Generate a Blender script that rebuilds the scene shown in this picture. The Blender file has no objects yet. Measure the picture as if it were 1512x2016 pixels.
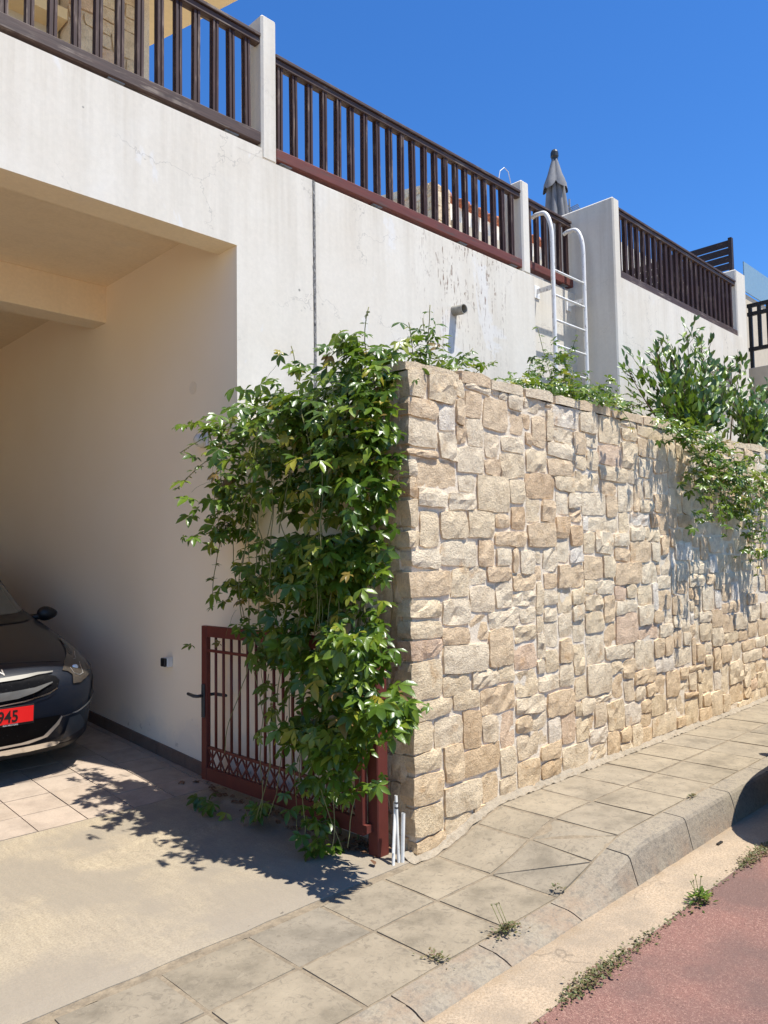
import bpy, bmesh, math, random
import numpy as np
from mathutils import Vector, Matrix, noise
from mathutils.bvhtree import BVHTree
R = math.radians
rnd = random.Random(7)
scene = bpy.context.scene
COL = scene.collection

# ------------------------------------------------------------------ camera
cd = bpy.data.cameras.new('camera'); cam = bpy.data.objects.new('camera', cd); COL.objects.link(cam)
cd.sensor_fit = 'HORIZONTAL'; cd.sensor_width = 36; cd.lens = 36 * 1514 / 1512
cd.clip_start = .05; cd.clip_end = 3000
def _cam_axes():
    f, cx, cy, yc, r = 1514., 756., 1008., 1103., .015
    up = -np.array([r, 1, -(yc - cy) / f]); up /= np.linalg.norm(up)
    vx = 2289 - cx
    X = np.array([vx, (yc - cy) - r * vx, f]); X -= up * (X @ up); X /= np.linalg.norm(X)
    Y = np.cross(up, X)
    if Y[2] < 0: Y = -Y
    return np.stack([X, Y, up])
_M = _cam_axes()
cam.matrix_world = Matrix(((_M[0, 0], -_M[0, 1], -_M[0, 2], 0), (_M[1, 0], -_M[1, 1], -_M[1, 2], 0),
                           (_M[2, 0], -_M[2, 1], -_M[2, 2], 1.55), (0, 0, 0, 1)))
scene.camera = cam

# ------------------------------------------------------------------ sky and sun
SUN = Vector((.138, -.332, .933)).normalized()          # towards the sun
world = bpy.data.worlds.new('World'); scene.world = world; world.use_nodes = True
nt = world.node_tree; nt.nodes.clear()
sky = nt.nodes.new('ShaderNodeTexSky'); sky.sky_type = 'NISHITA'; sky.sun_disc = False
sky.sun_elevation = math.asin(SUN.z); sky.sun_rotation = math.atan2(SUN.x, SUN.y)
sky.altitude = 50; sky.air_density = 1.0; sky.dust_density = .1; sky.ozone_density = 3.0
hs = nt.nodes.new('ShaderNodeHueSaturation'); hs.inputs['Saturation'].default_value = 1.2; hs.inputs['Value'].default_value = 1.0
tint = nt.nodes.new('ShaderNodeMixRGB'); tint.blend_type = 'MULTIPLY'; tint.inputs[0].default_value = 1; tint.inputs[2].default_value = (.485, .70, .93, 1)
bg = nt.nodes.new('ShaderNodeBackground'); bg.inputs['Strength'].default_value = .108
out = nt.nodes.new('ShaderNodeOutputWorld')
nt.links.new(sky.outputs[0], hs.inputs['Color']); nt.links.new(hs.outputs[0], tint.inputs[1]); nt.links.new(tint.outputs[0], bg.inputs['Color']); nt.links.new(bg.outputs[0], out.inputs['Surface'])
sd = bpy.data.lights.new('sun', 'SUN'); sd.energy = 3.9; sd.angle = R(.53); sd.color = (1.0, .97, .91)
sun = bpy.data.objects.new('sun', sd); COL.objects.link(sun)
sun.rotation_euler = SUN.to_track_quat('Z', 'Y').to_euler()
sun.location = (4, -8, 20)
vs = scene.view_settings; vs.view_transform = 'Standard'; vs.look = 'None'; vs.gamma = 1; vs.use_curve_mapping = False
vs.exposure = .98
scene.cycles.max_bounces = 14; scene.cycles.diffuse_bounces = 12; scene.cycles.glossy_bounces = 4
scene.cycles.transparent_max_bounces = 8; scene.cycles.use_denoising = True

# ------------------------------------------------------------------ material helpers
WARM = (1.0, .967, .90)      # sunlight's warmth multiplied into the base colours so that shade looks less blue
class NT:
    def __init__(s, name):
        s.m = bpy.data.materials.new(name); s.m.use_nodes = True
        s.t = s.m.node_tree; s.b = s.t.nodes['Principled BSDF']; s.out = s.t.nodes['Material Output']
        s.geo = s.n('ShaderNodeNewGeometry'); s.tc = s.n('ShaderNodeTexCoord')
        s.pos = s.geo.outputs['Position']
    def n(s, t, **kw):
        x = s.t.nodes.new(t)
        for k, v in kw.items(): setattr(x, k, v)
        return x
    def l(s, a, b): s.t.links.new(a, b)
    def set(s, sock, v):
        if hasattr(v, 'links'): s.l(v, sock)
        elif isinstance(v, (tuple, list)) and len(v) == 3 and len(sock.default_value) == 4: sock.default_value = (*v, 1)
        else: sock.default_value = v
    def scale(s, v, sc):
        m = s.n('ShaderNodeVectorMath', operation='MULTIPLY'); s.set(m.inputs[0], v); m.inputs[1].default_value = sc; return m.outputs[0]
    def add(s, a, b):
        m = s.n('ShaderNodeVectorMath', operation='ADD'); s.set(m.inputs[0], a); s.set(m.inputs[1], b); return m.outputs[0]
    def noise(s, scale, detail=4, rough=.55, vec=None, dist=0, out='Fac'):
        x = s.n('ShaderNodeTexNoise'); x.inputs['Scale'].default_value = scale; x.inputs['Detail'].default_value = detail
        x.inputs['Roughness'].default_value = rough; x.inputs['Distortion'].default_value = dist
        s.l(vec if vec is not None else s.pos, x.inputs['Vector']); return x.outputs[out]
    def voro(s, scale, feature='F1', vec=None, out='Distance', rand=1):
        x = s.n('ShaderNodeTexVoronoi', feature=feature); x.inputs['Scale'].default_value = scale
        x.inputs['Randomness'].default_value = rand
        s.l(vec if vec is not None else s.pos, x.inputs['Vector']); return x.outputs[out]
    def ramp(s, fac, stops, interp='LINEAR'):
        x = s.n('ShaderNodeValToRGB'); x.color_ramp.interpolation = interp; e = x.color_ramp.elements
        while len(e) < len(stops): e.new(.5)
        for k, (p, c) in enumerate(stops):
            e[k].position = p
            e[k].color = (c, c, c, 1) if not isinstance(c, (tuple, list)) else (*c, 1)
        s.set(x.inputs[0], fac); return x.outputs[0]
    def mix(s, fac, a, b, mode='MIX'):
        x = s.n('ShaderNodeMixRGB', blend_type=mode); s.set(x.inputs[0], fac); s.set(x.inputs[1], a); s.set(x.inputs[2], b); return x.outputs[0]
    def math(s, op, a, b=0.0, clamp=False):
        x = s.n('ShaderNodeMath', operation=op); x.use_clamp = clamp; s.set(x.inputs[0], a); s.set(x.inputs[1], b); return x.outputs[0]
    def sep(s, v=None):
        x = s.n('ShaderNodeSeparateXYZ'); s.l(v if v is not None else s.pos, x.inputs[0]); return x.outputs
    def bump(s, h, strength=.3, dist=.01, prev=None):
        x = s.n('ShaderNodeBump'); x.inputs['Strength'].default_value = strength; x.inputs['Distance'].default_value = dist
        s.l(h, x.inputs['Height'])
        if prev is not None: s.l(prev, x.inputs['Normal'])
        return x.outputs[0]
    def rand(s): return s.n('ShaderNodeObjectInfo').outputs['Random']
    def fin(s, col=None, rough=.7, normal=None, spec=.3, metal=0):
        if col is not None: s.set(s.b.inputs['Base Color'], s.mix(1.0, col, WARM, 'MULTIPLY'))
        s.set(s.b.inputs['Roughness'], rough); s.b.inputs['Specular IOR Level'].default_value = spec
        s.b.inputs['Metallic'].default_value = metal
        if normal is not None: s.l(normal, s.b.inputs['Normal'])
        return s.m

def m_plaster(name, a, b, cracks=1.0, streaks=.5, drip=False):
    t = NT(name)
    big = t.noise(.9, 4, .6); c = t.mix(t.ramp(big, [(.35, 0), (.68, 1)]), a, b)
    st = t.noise(1, 4, .6, vec=t.scale(t.pos, (5.5, 5.5, .45)))
    c = t.mix(t.math('MULTIPLY', t.ramp(st, [(.5, 0), (.75, 1)]), streaks), c, tuple(v * .70 for v in b))
    pale = t.noise(1.7, 3, .5, vec=t.add(t.pos, (7.3, 1.1, 3.9)))
    c = t.mix(t.math('MULTIPLY', t.ramp(pale, [(.58, 0), (.72, 1)]), .45), c, (.74, .735, .72))
    x, y, z = t.sep()
    for (zt, zl, amt) in ((4.58, .75, .55), (3.95, .35, .3)):
        mz = t.n('ShaderNodeMapRange'); mz.inputs[1].default_value = zt - zl; mz.inputs[2].default_value = zt; t.l(z, mz.inputs[0])
        s2 = t.noise(1, 4, .65, vec=t.add(t.scale(t.pos, (10, 10, .5)), (zt, 0, 0)))
        c = t.mix(t.math('MULTIPLY', t.math('MULTIPLY', mz.outputs[0], t.ramp(s2, [(.46, 0), (.66, 1)])), amt * streaks * 2), c, (b[0] * .70, b[1] * .66, b[2] * .60))
    rep_ = t.ramp(t.noise(1, 5, .7, vec=t.scale(t.pos, (1.6, 1.6, .9)), dist=.8), [(.60, 0), (.63, 1)])
    c = t.mix(t.math('MULTIPLY', rep_, .42 * cracks), c, (.74, .75, .78))
    mott = t.noise(38, 3, .6); c = t.mix(.10, c, t.ramp(mott, [(.3, .25), (.7, .9)]), 'MULTIPLY')
    grit = t.noise(260, 2, .6)
    h = t.mix(.35, t.noise(9, 5, .6), grit)
    if cracks:
        wv = t.noise(3.0, 4, .7, out='Color'); wv = t.add(t.pos, t.scale(wv, (.5, .5, .5)))
        d = t.voro(1.15, 'DISTANCE_TO_EDGE', vec=wv)
        msk = t.ramp(t.noise(1.3, 2, .5, vec=t.add(t.pos, (3.1, 0, 9.7))), [(.47, 0), (.55, 1)])
        line = t.math('MULTIPLY', t.ramp(d, [(.0, 1), (.0055, 0)]), msk)
        c = t.mix(t.math('MULTIPLY', line, .42 * cracks), c, (.20, .19, .18))
        pit = t.ramp(t.voro(2.1, 'F1', vec=t.add(t.pos, (1.7, 0, .3))), [(.0, 1), (.017, 1), (.024, 0)])
        c = t.mix(t.math('MULTIPLY', pit, .75), c, (.13, .13, .13))
    if drip:
        x, y, z = t.sep()
        sp = t.noise(1, 3, .7, vec=t.scale(t.pos, (42, 42, 4.0)))
        broken = t.noise(1, 2, .5, vec=t.scale(t.pos, (30, 30, 26)))
        reg = t.math('MULTIPLY', t.ramp(x, [(0, 0), (1, 1)]), 1)
        rx = t.n('ShaderNodeMapRange'); rx.inputs[1].default_value = 4.75; rx.inputs[2].default_value = 5.2; t.l(x, rx.inputs[0])
        rx2 = t.n('ShaderNodeMapRange'); rx2.inputs[1].default_value = 6.35; rx2.inputs[2].default_value = 5.9; t.l(x, rx2.inputs[0])
        rz = t.n('ShaderNodeMapRange'); rz.inputs[1].default_value = 2.9; rz.inputs[2].default_value = 4.1; t.l(z, rz.inputs[0])
        k = t.math('MULTIPLY', t.math('MULTIPLY', rx.outputs[0], rx2.outputs[0]), rz.outputs[0])
        k = t.math('MULTIPLY', k, t.math('MULTIPLY', t.ramp(sp, [(.56, 0), (.62, 1)]), t.ramp(broken, [(.45, 0), (.53, 1)])))
        c = t.mix(t.math('MULTIPLY', k, .8), c, (.17, .10, .065))
    return t.fin(c, .85, t.bump(h, .22, .006), .2)

MAT = {}
MAT['facade'] = m_plaster('facade_plaster', (.745, .715, .655), (.695, .65, .575), 1.0, .28, True)
MAT['post'] = m_plaster('post_plaster', (.75, .725, .67), (.71, .67, .60), .35, .25)
MAT['garage'] = m_plaster('garage_plaster', (.92, .81, .635), (.90, .78, .59), 0, .15)
def side_wall():
    t = NT('garage_side_plaster'); x, y, z = t.sep()
    c = t.mix(t.ramp(t.noise(.8, 3), [(.35, 0), (.65, 1)]), (.93, .845, .70), (.91, .81, .65))
    zz = t.math('ADD', z, t.math('MULTIPLY', t.noise(3.2, 4, .6), -.55))
    damp = t.ramp(t.math('ADD', zz, .35), [(.28, 1), (.44, 0)])
    c = t.mix(t.math('MULTIPLY', damp, .75), c, (.74, .70, .63))
    peel = t.ramp(t.noise(9, 5, .7), [(.6, 0), (.66, 1)])
    c = t.mix(t.math('MULTIPLY', t.math('MULTIPLY', peel, damp), .7), c, (.42, .36, .30))
    return t.fin(c, .9, t.bump(t.mix(.4, t.noise(9, 5), t.noise(220, 2)), .2, .006), .15)
MAT['side'] = side_wall()

def m_wood(name, a, b, pale, amount=.5, metalgrain=(60, 60, 4)):
    t = NT(name)
    g = t.noise(1, 4, .65, vec=t.scale(t.tc.outputs['Object'], metalgrain))
    c = t.mix(t.ramp(g, [(.3, 0), (.7, 1)]), a, b)
    p = t.noise(1, 4, .7, vec=t.scale(t.pos, tuple(v * .7 for v in metalgrain)))
    p2 = t.noise(4.5, 3, .6)
    k = t.math('MULTIPLY', t.ramp(p, [(.52, 0), (.62, 1)]), t.ramp(p2, [(.45, 0), (.6, 1)]))
    c = t.mix(t.math('MULTIPLY', k, amount), c, pale)
    return t.fin(c, .6, t.bump(g, .35, .004), .35)
MAT['baluster'] = m_wood('dark_stained_wood', (.030, .015, .012), (.068, .031, .025), (.24, .18, .14), .75)
MAT['rail_dark'] = m_wood('weathered_dark_wood', (.045, .028, .024), (.09, .055, .046), (.27, .22, .18), .7, (4, 60, 60))
MAT['rail_red'] = m_wood('red_brown_wood', (.115, .032, .024), (.165, .048, .036), (.085, .06, .05), .85, (4, 60, 60))
MAT['black_paint'] = m_wood('black_painted_wood', (.012, .012, .013), (.02, .02, .022), (.1, .1, .1), .1)
MAT['screen'] = m_wood('screen_wood', (.022, .015, .014), (.045, .028, .025), (.12, .09, .08), .3, (40, 4, 40))
MAT['gate'] = m_wood('gate_red_paint', (.105, .023, .017), (.135, .031, .023), (.07, .03, .023), .5, (14, 14, 9))

def m_stone(name, warm=1.0):
    t = NT(name); rd = t.rand(); x, y, z = t.sep()
    isl = t.geo.outputs['Random Per Island']
    r2 = t.math('FRACT', t.math('ADD', rd, isl))
    base = t.ramp(r2, [(0, (.76, .60, .41)), (.16, (.80, .67, .475)), (.34, (.82, .71, .535)), (.5, (.76, .59, .40)), (.64, (.84, .73, .555)), (.78, (.79, .67, .50)), (.85, (.84, .78, .68)), (.90, (.68, .50, .32)), (.95, (.76, .57, .42))], 'CONSTANT')
    low = t.ramp(z, [(0, 1), (.9, .5)]); lowz = t.n('ShaderNodeMapRange'); lowz.inputs[1].default_value = 1.5; lowz.inputs[2].default_value = .1; t.l(z, lowz.inputs[0])
    base = t.mix(t.math('MULTIPLY', lowz.outputs[0], .45), base, (.74, .56, .34))
    hi = t.n('ShaderNodeMapRange'); hi.inputs[1].default_value = 1.6; hi.inputs[2].default_value = 2.6; t.l(z, hi.inputs[0])
    base = t.mix(t.math('MULTIPLY', hi.outputs[0], .35), base, (.67, .56, .43))
    n1 = t.noise(14, 5, .65); base = t.mix(.75, base, t.ramp(n1, [(.3, (.62, .55, .48)), (.5, (.92, .90, .88)), (.7, (1.12, 1.1, 1.07))]), 'MULTIPLY')
    rust = t.ramp(t.noise(5, 4, .6, vec=t.add(t.pos, (4, 8, 1))), [(.62, 0), (.72, 1)])
    base = t.mix(t.math('MULTIPLY', rust, .5), base, (.60, .34, .14))
    fine = t.noise(85, 5, .75); base = t.mix(.4, base, t.ramp(fine, [(.32, .62), (.55, 1.14)]), 'MULTIPLY')
    h1 = t.noise(28, 6, .7); h2 = t.noise(110, 4, .7); vor = t.voro(42, 'F1')
    nb = t.bump(t.mix(.25, h1, vor), .45, .016); nb = t.bump(t.noise(55, 5, .75), .6, .014, nb); nb = t.bump(h2, .6, .006, nb)
    return t.fin(base, .92, nb, .15)
MAT['stone'] = m_stone('limestone_rubble')
def m_rough(name, a, b, sc=12, grain=180, bump=.4, rough=.9, speck=None, extra=None, gamt=.4):
    t = NT(name)
    c = t.mix(t.ramp(t.noise(sc, 5, .65), [(.3, 0), (.7, 1)]), a, b)
    g = t.noise(grain, 3, .7); c = t.mix(gamt, c, t.ramp(g, [(.32, .55), (.6, 1.15)]), 'MULTIPLY')
    if speck:
        for (scale, thr, colr, amt) in speck:
            v = t.voro(scale, 'F1'); msk = t.ramp(t.noise(scale * .37, 2, .5), [(.5, 0), (.56, 1)])
            c = t.mix(t.math('MULTIPLY', t.math('MULTIPLY', t.ramp(v, [(thr * .7, 1), (thr, 0)]), msk), amt), c, colr)
    if extra: c = extra(t, c)
    h = t.mix(.5, t.noise(sc * 2.5, 5, .7), g)
    return t.fin(c, rough, t.bump(h, bump, .008), .2)
MAT['mortar'] = m_rough('lime_mortar', (.80, .705, .57), (.72, .62, .485), 9, 90, .9)
MAT['mortar_grey'] = m_rough('grey_mortar', (.27, .235, .185), (.36, .31, .245), 11, 70, 1.0)
MAT['seam'] = m_rough('crumbling_mortar', (.10, .085, .07), (.27, .23, .18), 30, 70, 1.2)
MAT['joint_sand'] = m_rough('sandy_joint', (.30, .245, .175), (.17, .14, .105), 14, 60, .6)
MAT['joint'] = m_rough('joint_filler', (.34, .335, .33), (.10, .10, .10), 38, 120, 1.0)

def m_slab():
    t = NT('paving_slab'); rd = t.rand()
    c = t.ramp(rd, [(0, (.232, .20, .152)), (.3, (.268, .228, .170)), (.6, (.225, .197, .156)), (1, (.285, .24, .176))])
    x, y, z = t.sep()
    lx = t.n('ShaderNodeMapRange'); lx.inputs[1].default_value = 2.6; lx.inputs[2].default_value = 4.2; t.l(x, lx.inputs[0])
    c = t.mix(t.math('MULTIPLY', lx.outputs[0], .35), c, (.345, .292, .214))
    patch = t.noise(4.2, 5, .65); c = t.mix(.9, c, t.ramp(patch, [(.3, .62), (.5, 1), (.7, 1.22)]), 'MULTIPLY')
    dark = t.noise(26, 6, .75, dist=1.2); c = t.mix(t.ramp(dark, [(.52, 0), (.64, .6)]), c, (.14, .12, .095))
    v = t.voro(120, 'F1', vec=t.add(t.pos, t.scale(t.noise(30, 3, out='Color'), (.02, .02, .02))))
    fl = t.math('MULTIPLY', t.ramp(v, [(.12, 1), (.2, 0)]), t.ramp(t.noise(9, 3), [(.45, 0), (.6, 1)]))
    c = t.mix(t.math('MULTIPLY', fl, .5), c, (.42, .35, .25))
    h = t.mix(.5, t.noise(60, 4, .7), dark)
    return t.fin(c, .88, t.bump(h, .35, .005), .2)
MAT['slab'] = m_slab()
def apron_extra(t, c):
    br = t.noise(1, 5, .75, vec=t.scale(t.add(t.pos, t.scale(t.noise(.8, 2, out='Color'), (.6, .6, 0))), (30, 5, 20)), dist=.1)
    c = t.mix(.5, c, t.ramp(br, [(.34, .72), (.64, 1.1)]), 'MULTIPLY')
    p = t.noise(1.5, 4, .6, vec=t.add(t.pos, (2.2, 5.5, 0)))
    c = t.mix(t.math('MULTIPLY', t.ramp(p, [(.44, 0), (.57, 1)]), .7), c, (.245, .215, .175))
    x, y, z = t.sep(); ky = t.n('ShaderNodeMapRange'); ky.inputs[1].default_value = 3.7; ky.inputs[2].default_value = 2.85; t.l(y, ky.inputs[0])
    c = t.mix(t.math('MULTIPLY', ky.outputs[0], .4), c, (.27, .235, .195))
    return c
MAT['apron'] = m_rough('smooth_concrete', (.385, .325, .235), (.335, .285, .215), 5, 110, .45, .85, [(90, .3, (.22, .19, .16), .35), (23, .045, (.12, .11, .1), .8)], apron_extra, .6)
def m_tile():
    t = NT('driveway_tile'); rd = t.rand()
    c = t.ramp(rd, [(0, (.35, .287, .232)), (.5, (.39, .32, .262)), (1, (.33, .275, .227))])
    c = t.mix(.8, c, t.ramp(t.noise(7, 5, .65), [(.3, .75), (.55, 1.05), (.75, 1.18)]), 'MULTIPLY')
    c = t.mix(.3, c, t.ramp(t.noise(120, 3, .7), [(.3, .6), (.6, 1.1)]), 'MULTIPLY')
    return t.fin(c, .8, t.bump(t.noise(70, 4, .7), .25, .004), .25)
MAT['tile'] = m_tile()
MAT['grout'] = m_rough('dark_grout', (.22, .17, .14), (.30, .24, .20), 20, 120, .5)
MAT['skirting'] = m_rough('skirting_tile', (.15, .105, .085), (.20, .145, .12), 8, 120, .15, .6)
def road_extra(t, c):
    wear = t.noise(2.2, 4, .6); return t.mix(t.math('MULTIPLY', t.ramp(wear, [(.42, 0), (.62, 1)]), .6), c, (.125, .088, .080))
MAT['road'] = m_rough('red_asphalt', (.232, .122, .102), (.195, .108, .093), 6, 150, .9, .9, [(170, .42, (.46, .30, .24), .6), (120, .36, (.085, .045, .04), .65), (260, .42, (.44, .28, .22), .6)], road_extra, .6)
def gutter_extra(t, c):
    c = t.mix(t.ramp(t.noise(3.1, 6, .7), [(.40, 0), (.62, .8)]), c, (.27, .222, .17))
    wv = t.add(t.pos, t.scale(t.noise(5, 3, .6, out='Color'), (.25, .25, .25)))
    cr = t.math('MULTIPLY', t.ramp(t.voro(1.1, 'DISTANCE_TO_EDGE', vec=wv), [(0, 1), (.006, 0)]), t.ramp(t.noise(1.7, 2), [(.42, 0), (.5, 1)]))
    c = t.mix(t.math('MULTIPLY', cr, .6), c, (.14, .115, .09))
    x, y, z = t.sep(); ke = t.n('ShaderNodeMapRange'); ke.inputs[1].default_value = 1.80; ke.inputs[2].default_value = 1.86; t.l(y, ke.inputs[0])
    return t.mix(t.math('MULTIPLY', ke.outputs[0], t.ramp(t.noise(12, 4), [(.4, .2), (.6, .7)])), c, (.30, .22, .14))
MAT['gutter'] = m_rough('gutter_concrete', (.43, .335, .24), (.37, .295, .215), 7, 95, 1.0, .9, [(70, .25, (.20, .16, .13), .6), (150, .35, (.55, .47, .37), .5)], gutter_extra, .65)
def kerb_extra(t, c):
    x, y, z = t.sep(); kz = t.n('ShaderNodeMapRange'); kz.inputs[1].default_value = .09; kz.inputs[2].default_value = -.03; t.l(z, kz.inputs[0])
    k = t.math('MULTIPLY', kz.outputs[0], t.ramp(t.noise(6, 4, .6), [(.42, 0), (.62, 1)]))
    c = t.mix(t.math('MULTIPLY', k, .5), c, (.27, .17, .11))
    return t.mix(t.math('MULTIPLY', t.ramp(t.noise(34, 5, .75), [(.50, 0), (.62, 1)]), .6), c, (.15, .135, .115))
MAT['kerb'] = m_rough('kerb_concrete', (.30, .26, .20), (.26, .225, .18), 7, 90, .8, .9, None, kerb_extra)
MAT['soil'] = m_rough('dry_soil', (.10, .07, .045), (.16, .115, .075), 10, 60, 1.0)
MAT['ground'] = m_rough('dry_ground', (.46, .40, .31), (.38, .34, .26), .2, 5, .3)
MAT['terrace'] = m_rough('terrace_floor', (.45, .4, .33), (.5, .45, .38), 5, 60, .2)
def m_simple(name, col, rough=.5, spec=.4, metal=0, var=.12, bump=0, coat=0):
    t = NT(name)
    n1 = t.noise(11, 4, .6, vec=t.tc.outputs['Object'])
    c = t.mix(1.0, col, t.ramp(n1, [(.3, 1 - var), (.7, 1 + var)]), 'MULTIPLY')
    rr = t.math('ADD', t.math('MULTIPLY', n1, .12), rough - .06)
    nb = t.bump(t.noise(90, 3, vec=t.tc.outputs['Object']), bump, .003) if bump else None
    m = t.fin(c, rr, nb, spec, metal)
    if coat: t.b.inputs['Coat Weight'].default_value = coat; t.b.inputs['Coat Roughness'].default_value = .04
    return m
def m_white_pipe():
    t = NT('chipped_white_paint')
    ch = t.ramp(t.noise(1, 4, .7, vec=t.scale(t.pos, (60, 60, 14))), [(.60, 0), (.66, 1)])
    c = t.mix(ch, (.80, .81, .82), (.30, .24, .22)); return t.fin(c, .45, None, .4)
MAT['white_pipe'] = m_white_pipe()
MAT['pvc'] = m_simple('white_pvc', (.78, .78, .75), .4)
MAT['grey_pvc'] = m_simple('grey_pvc', (.30, .29, .26), .6, var=.35)
MAT['white_plastic'] = m_simple('white_plastic', (.7, .7, .68), .5)
MAT['black_plastic'] = m_simple('black_plastic', (.014, .014, .015), .45)
MAT['handle'] = m_simple('dark_grey_metal', (.035, .04, .045), .45)
MAT['steel'] = m_simple('galvanised_steel', (.30, .31, .32), .5, metal=.6, var=.3)
MAT['soffit'] = m_simple('cream_soffit', (.74, .58, .34), .8, var=.05)
MAT['house_cream'] = m_simple('cream_render', (.52, .46, .37), .9, var=.06)
MAT['neigh_white'] = m_simple('white_render', (.72, .70, .66), .9, var=.06)
MAT['terracotta'] = m_simple('terracotta', (.42, .16, .09), .8, var=.3)
MAT['canopy'] = m_simple('grey_canvas', (.19, .195, .215), .85, var=.15, bump=.2)
MAT['dark_metal'] = m_simple('dark_metal', (.03, .035, .035), .4)
MAT['aluminium'] = m_simple('aluminium', (.5, .5, .5), .35, metal=.8)
def m_glassy(name, col, rough=.05, alpha=1):
    t = NT(name); m = t.fin(col, rough, None, .6); return m
MAT['balcony_glass'] = m_simple('frosted_balcony_glass', (.22, .33, .40), .25, .5, var=.05)
# car
def m_paint():
    t = NT('dark_blue_grey_paint'); fl = t.noise(900, 1, .5, vec=t.tc.outputs['Object'])
    c = t.mix(t.ramp(fl, [(.45, 0), (.7, 1)]), (.006, .009, .017), (.012, .017, .030)); m = t.fin(c, .38, None, .22, .0)
    t.b.inputs['Coat Weight'].default_value = .3; t.b.inputs['Coat Roughness'].default_value = .03; return m
MAT['paint'] = m_paint()
MAT['chrome'] = m_simple('chrome', (.72, .73, .75), .14, .5, 1, var=.04)
MAT['satin_chrome'] = m_simple('satin_silver', (.62, .63, .65), .32, .5, .85, var=.05)
MAT['dark_chrome'] = m_simple('dark_chrome', (.15, .147, .14), .5, .4, .45, var=.1)
MAT['panel_blue'] = m_simple('satin_blue_grey', (.022, .03, .045), .35, .5)
MAT['car_glass'] = m_simple('tinted_glass', (.10, .11, .095), .05, .8, var=.1)
MAT['lamp'] = m_simple('lamp_housing', (.075, .065, .056), .18, .7, .35, var=.25)
MAT['lens'] = m_simple('lamp_lens', (.5, .6, .75), .08, .8, .3, var=.1)
MAT['plate_red'] = m_simple('red_plate', (.75, .012, .012), .45, var=.03)
MAT['plate_black'] = m_simple('plate_black', (.012, .008, .008), .5)
MAT['print_white'] = m_simple('white_print', (.75, .75, .75), .5)
MAT['rubber'] = m_simple('tyre_rubber', (.016, .016, .017), .75, bump=.3)
def m_grille():
    t = NT('black_grille'); v = t.voro(38, 'F1', vec=t.tc.outputs['Object'])
    c = t.mix(t.ramp(v, [(.1, 1), (.16, 0)]), (.004, .004, .005), (.02, .02, .022)); return t.fin(c, .6, t.bump(v, .2, .005), .08)
MAT['grille'] = m_grille()

def m_leaf(name, cols, gloss=.30, trans=.30, tcol=(.22, .34, .02)):
    t = NT(name)
    r = t.math('FRACT', t.math('ADD', t.geo.outputs['Random Per Island'], t.rand()))
    c = t.ramp(r, cols)
    c = t.mix(.5, c, t.ramp(t.noise(35, 3, .6), [(.3, .7), (.7, 1.2)]), 'MULTIPLY')
    t.set(t.b.inputs['Base Color'], c); t.b.inputs['Roughness'].default_value = gloss; t.b.inputs['Specular IOR Level'].default_value = .5
    t.l(t.bump(t.noise(140, 3, .6), .25, .003), t.b.inputs['Normal'])
    tr = t.n('ShaderNodeBsdfTranslucent'); t.set(tr.inputs[0], t.mix(.6, c, tcol))
    mx = t.n('ShaderNodeMixShader'); mx.inputs[0].default_value = trans
    t.l(t.b.outputs[0], mx.inputs[1]); t.l(tr.outputs[0], mx.inputs[2]); t.l(mx.outputs[0], t.out.inputs[0])
    return t.m
MAT['vine_leaf'] = m_leaf('vine_leaf', [(0, (.045, .088, .010)), (.4, (.078, .142, .014)), (.7, (.125, .20, .018)), (.88, (.19, .255, .024)), (.95, (.28, .28, .03)), (.975, (.38, .31, .035)), (1, (.20, .11, .05))])
MAT['shrub_leaf'] = m_leaf('shrub_leaf', [(0, (.030, .07, .018)), (.5, (.052, .115, .022)), (.8, (.12, .20, .022)), (1, (.24, .33, .03))], .38, .2)
MAT['weed_leaf'] = m_leaf('weed_leaf', [(0, (.075, .085, .025)), (.4, (.12, .125, .035)), (.7, (.16, .125, .05)), (.9, (.17, .085, .05)), (1, (.12, .06, .04))], .6, .15)
MAT['dry_leaf'] = m_leaf('dry_leaf', [(0, (.10, .045, .02)), (.5, (.16, .075, .035)), (1, (.22, .12, .06))], .7, .1, (.2, .1, .03))
MAT['vine_stem'] = m_simple('vine_stem', (.20, .20, .08), .7, var=.3)
MAT['bark'] = m_simple('brown_twig', (.13, .085, .05), .8, var=.3)

# ------------------------------------------------------------------ object helpers
def put(o, label=None, cat=None, group=None, kind=None):
    if label: o['label'] = label
    if cat: o['category'] = cat
    if group: o['group'] = group
    if kind: o['kind'] = kind
    return o
def thing(name, loc, label, cat, group=None, rotz=0):
    o = bpy.data.objects.new(name, None); o.location = loc; o.rotation_euler = (0, 0, rotz); o.empty_display_size = .1
    COL.objects.link(o); return put(o, label, cat, group)
def link_mesh(name, me, parent=None, loc=(0, 0, 0), rot=None):
    o = bpy.data.objects.new(name, me); o.location = loc
    if rot is not None: o.rotation_euler = rot
    if parent is not None: o.parent = parent
    COL.objects.link(o); return o
def mesh_of(name, bm, mat, smooth=False):
    me = bpy.data.meshes.new(name); bm.to_mesh(me); bm.free(); me.materials.append(MAT[mat] if isinstance(mat, str) else mat)
    if smooth:
        for p in me.polygons: p.use_smooth = True
    return me
def root_loc(p):
    v = Vector((0, 0, 0))
    while p is not None: v = v + Vector(p.location); p = p.parent
    return v
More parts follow.
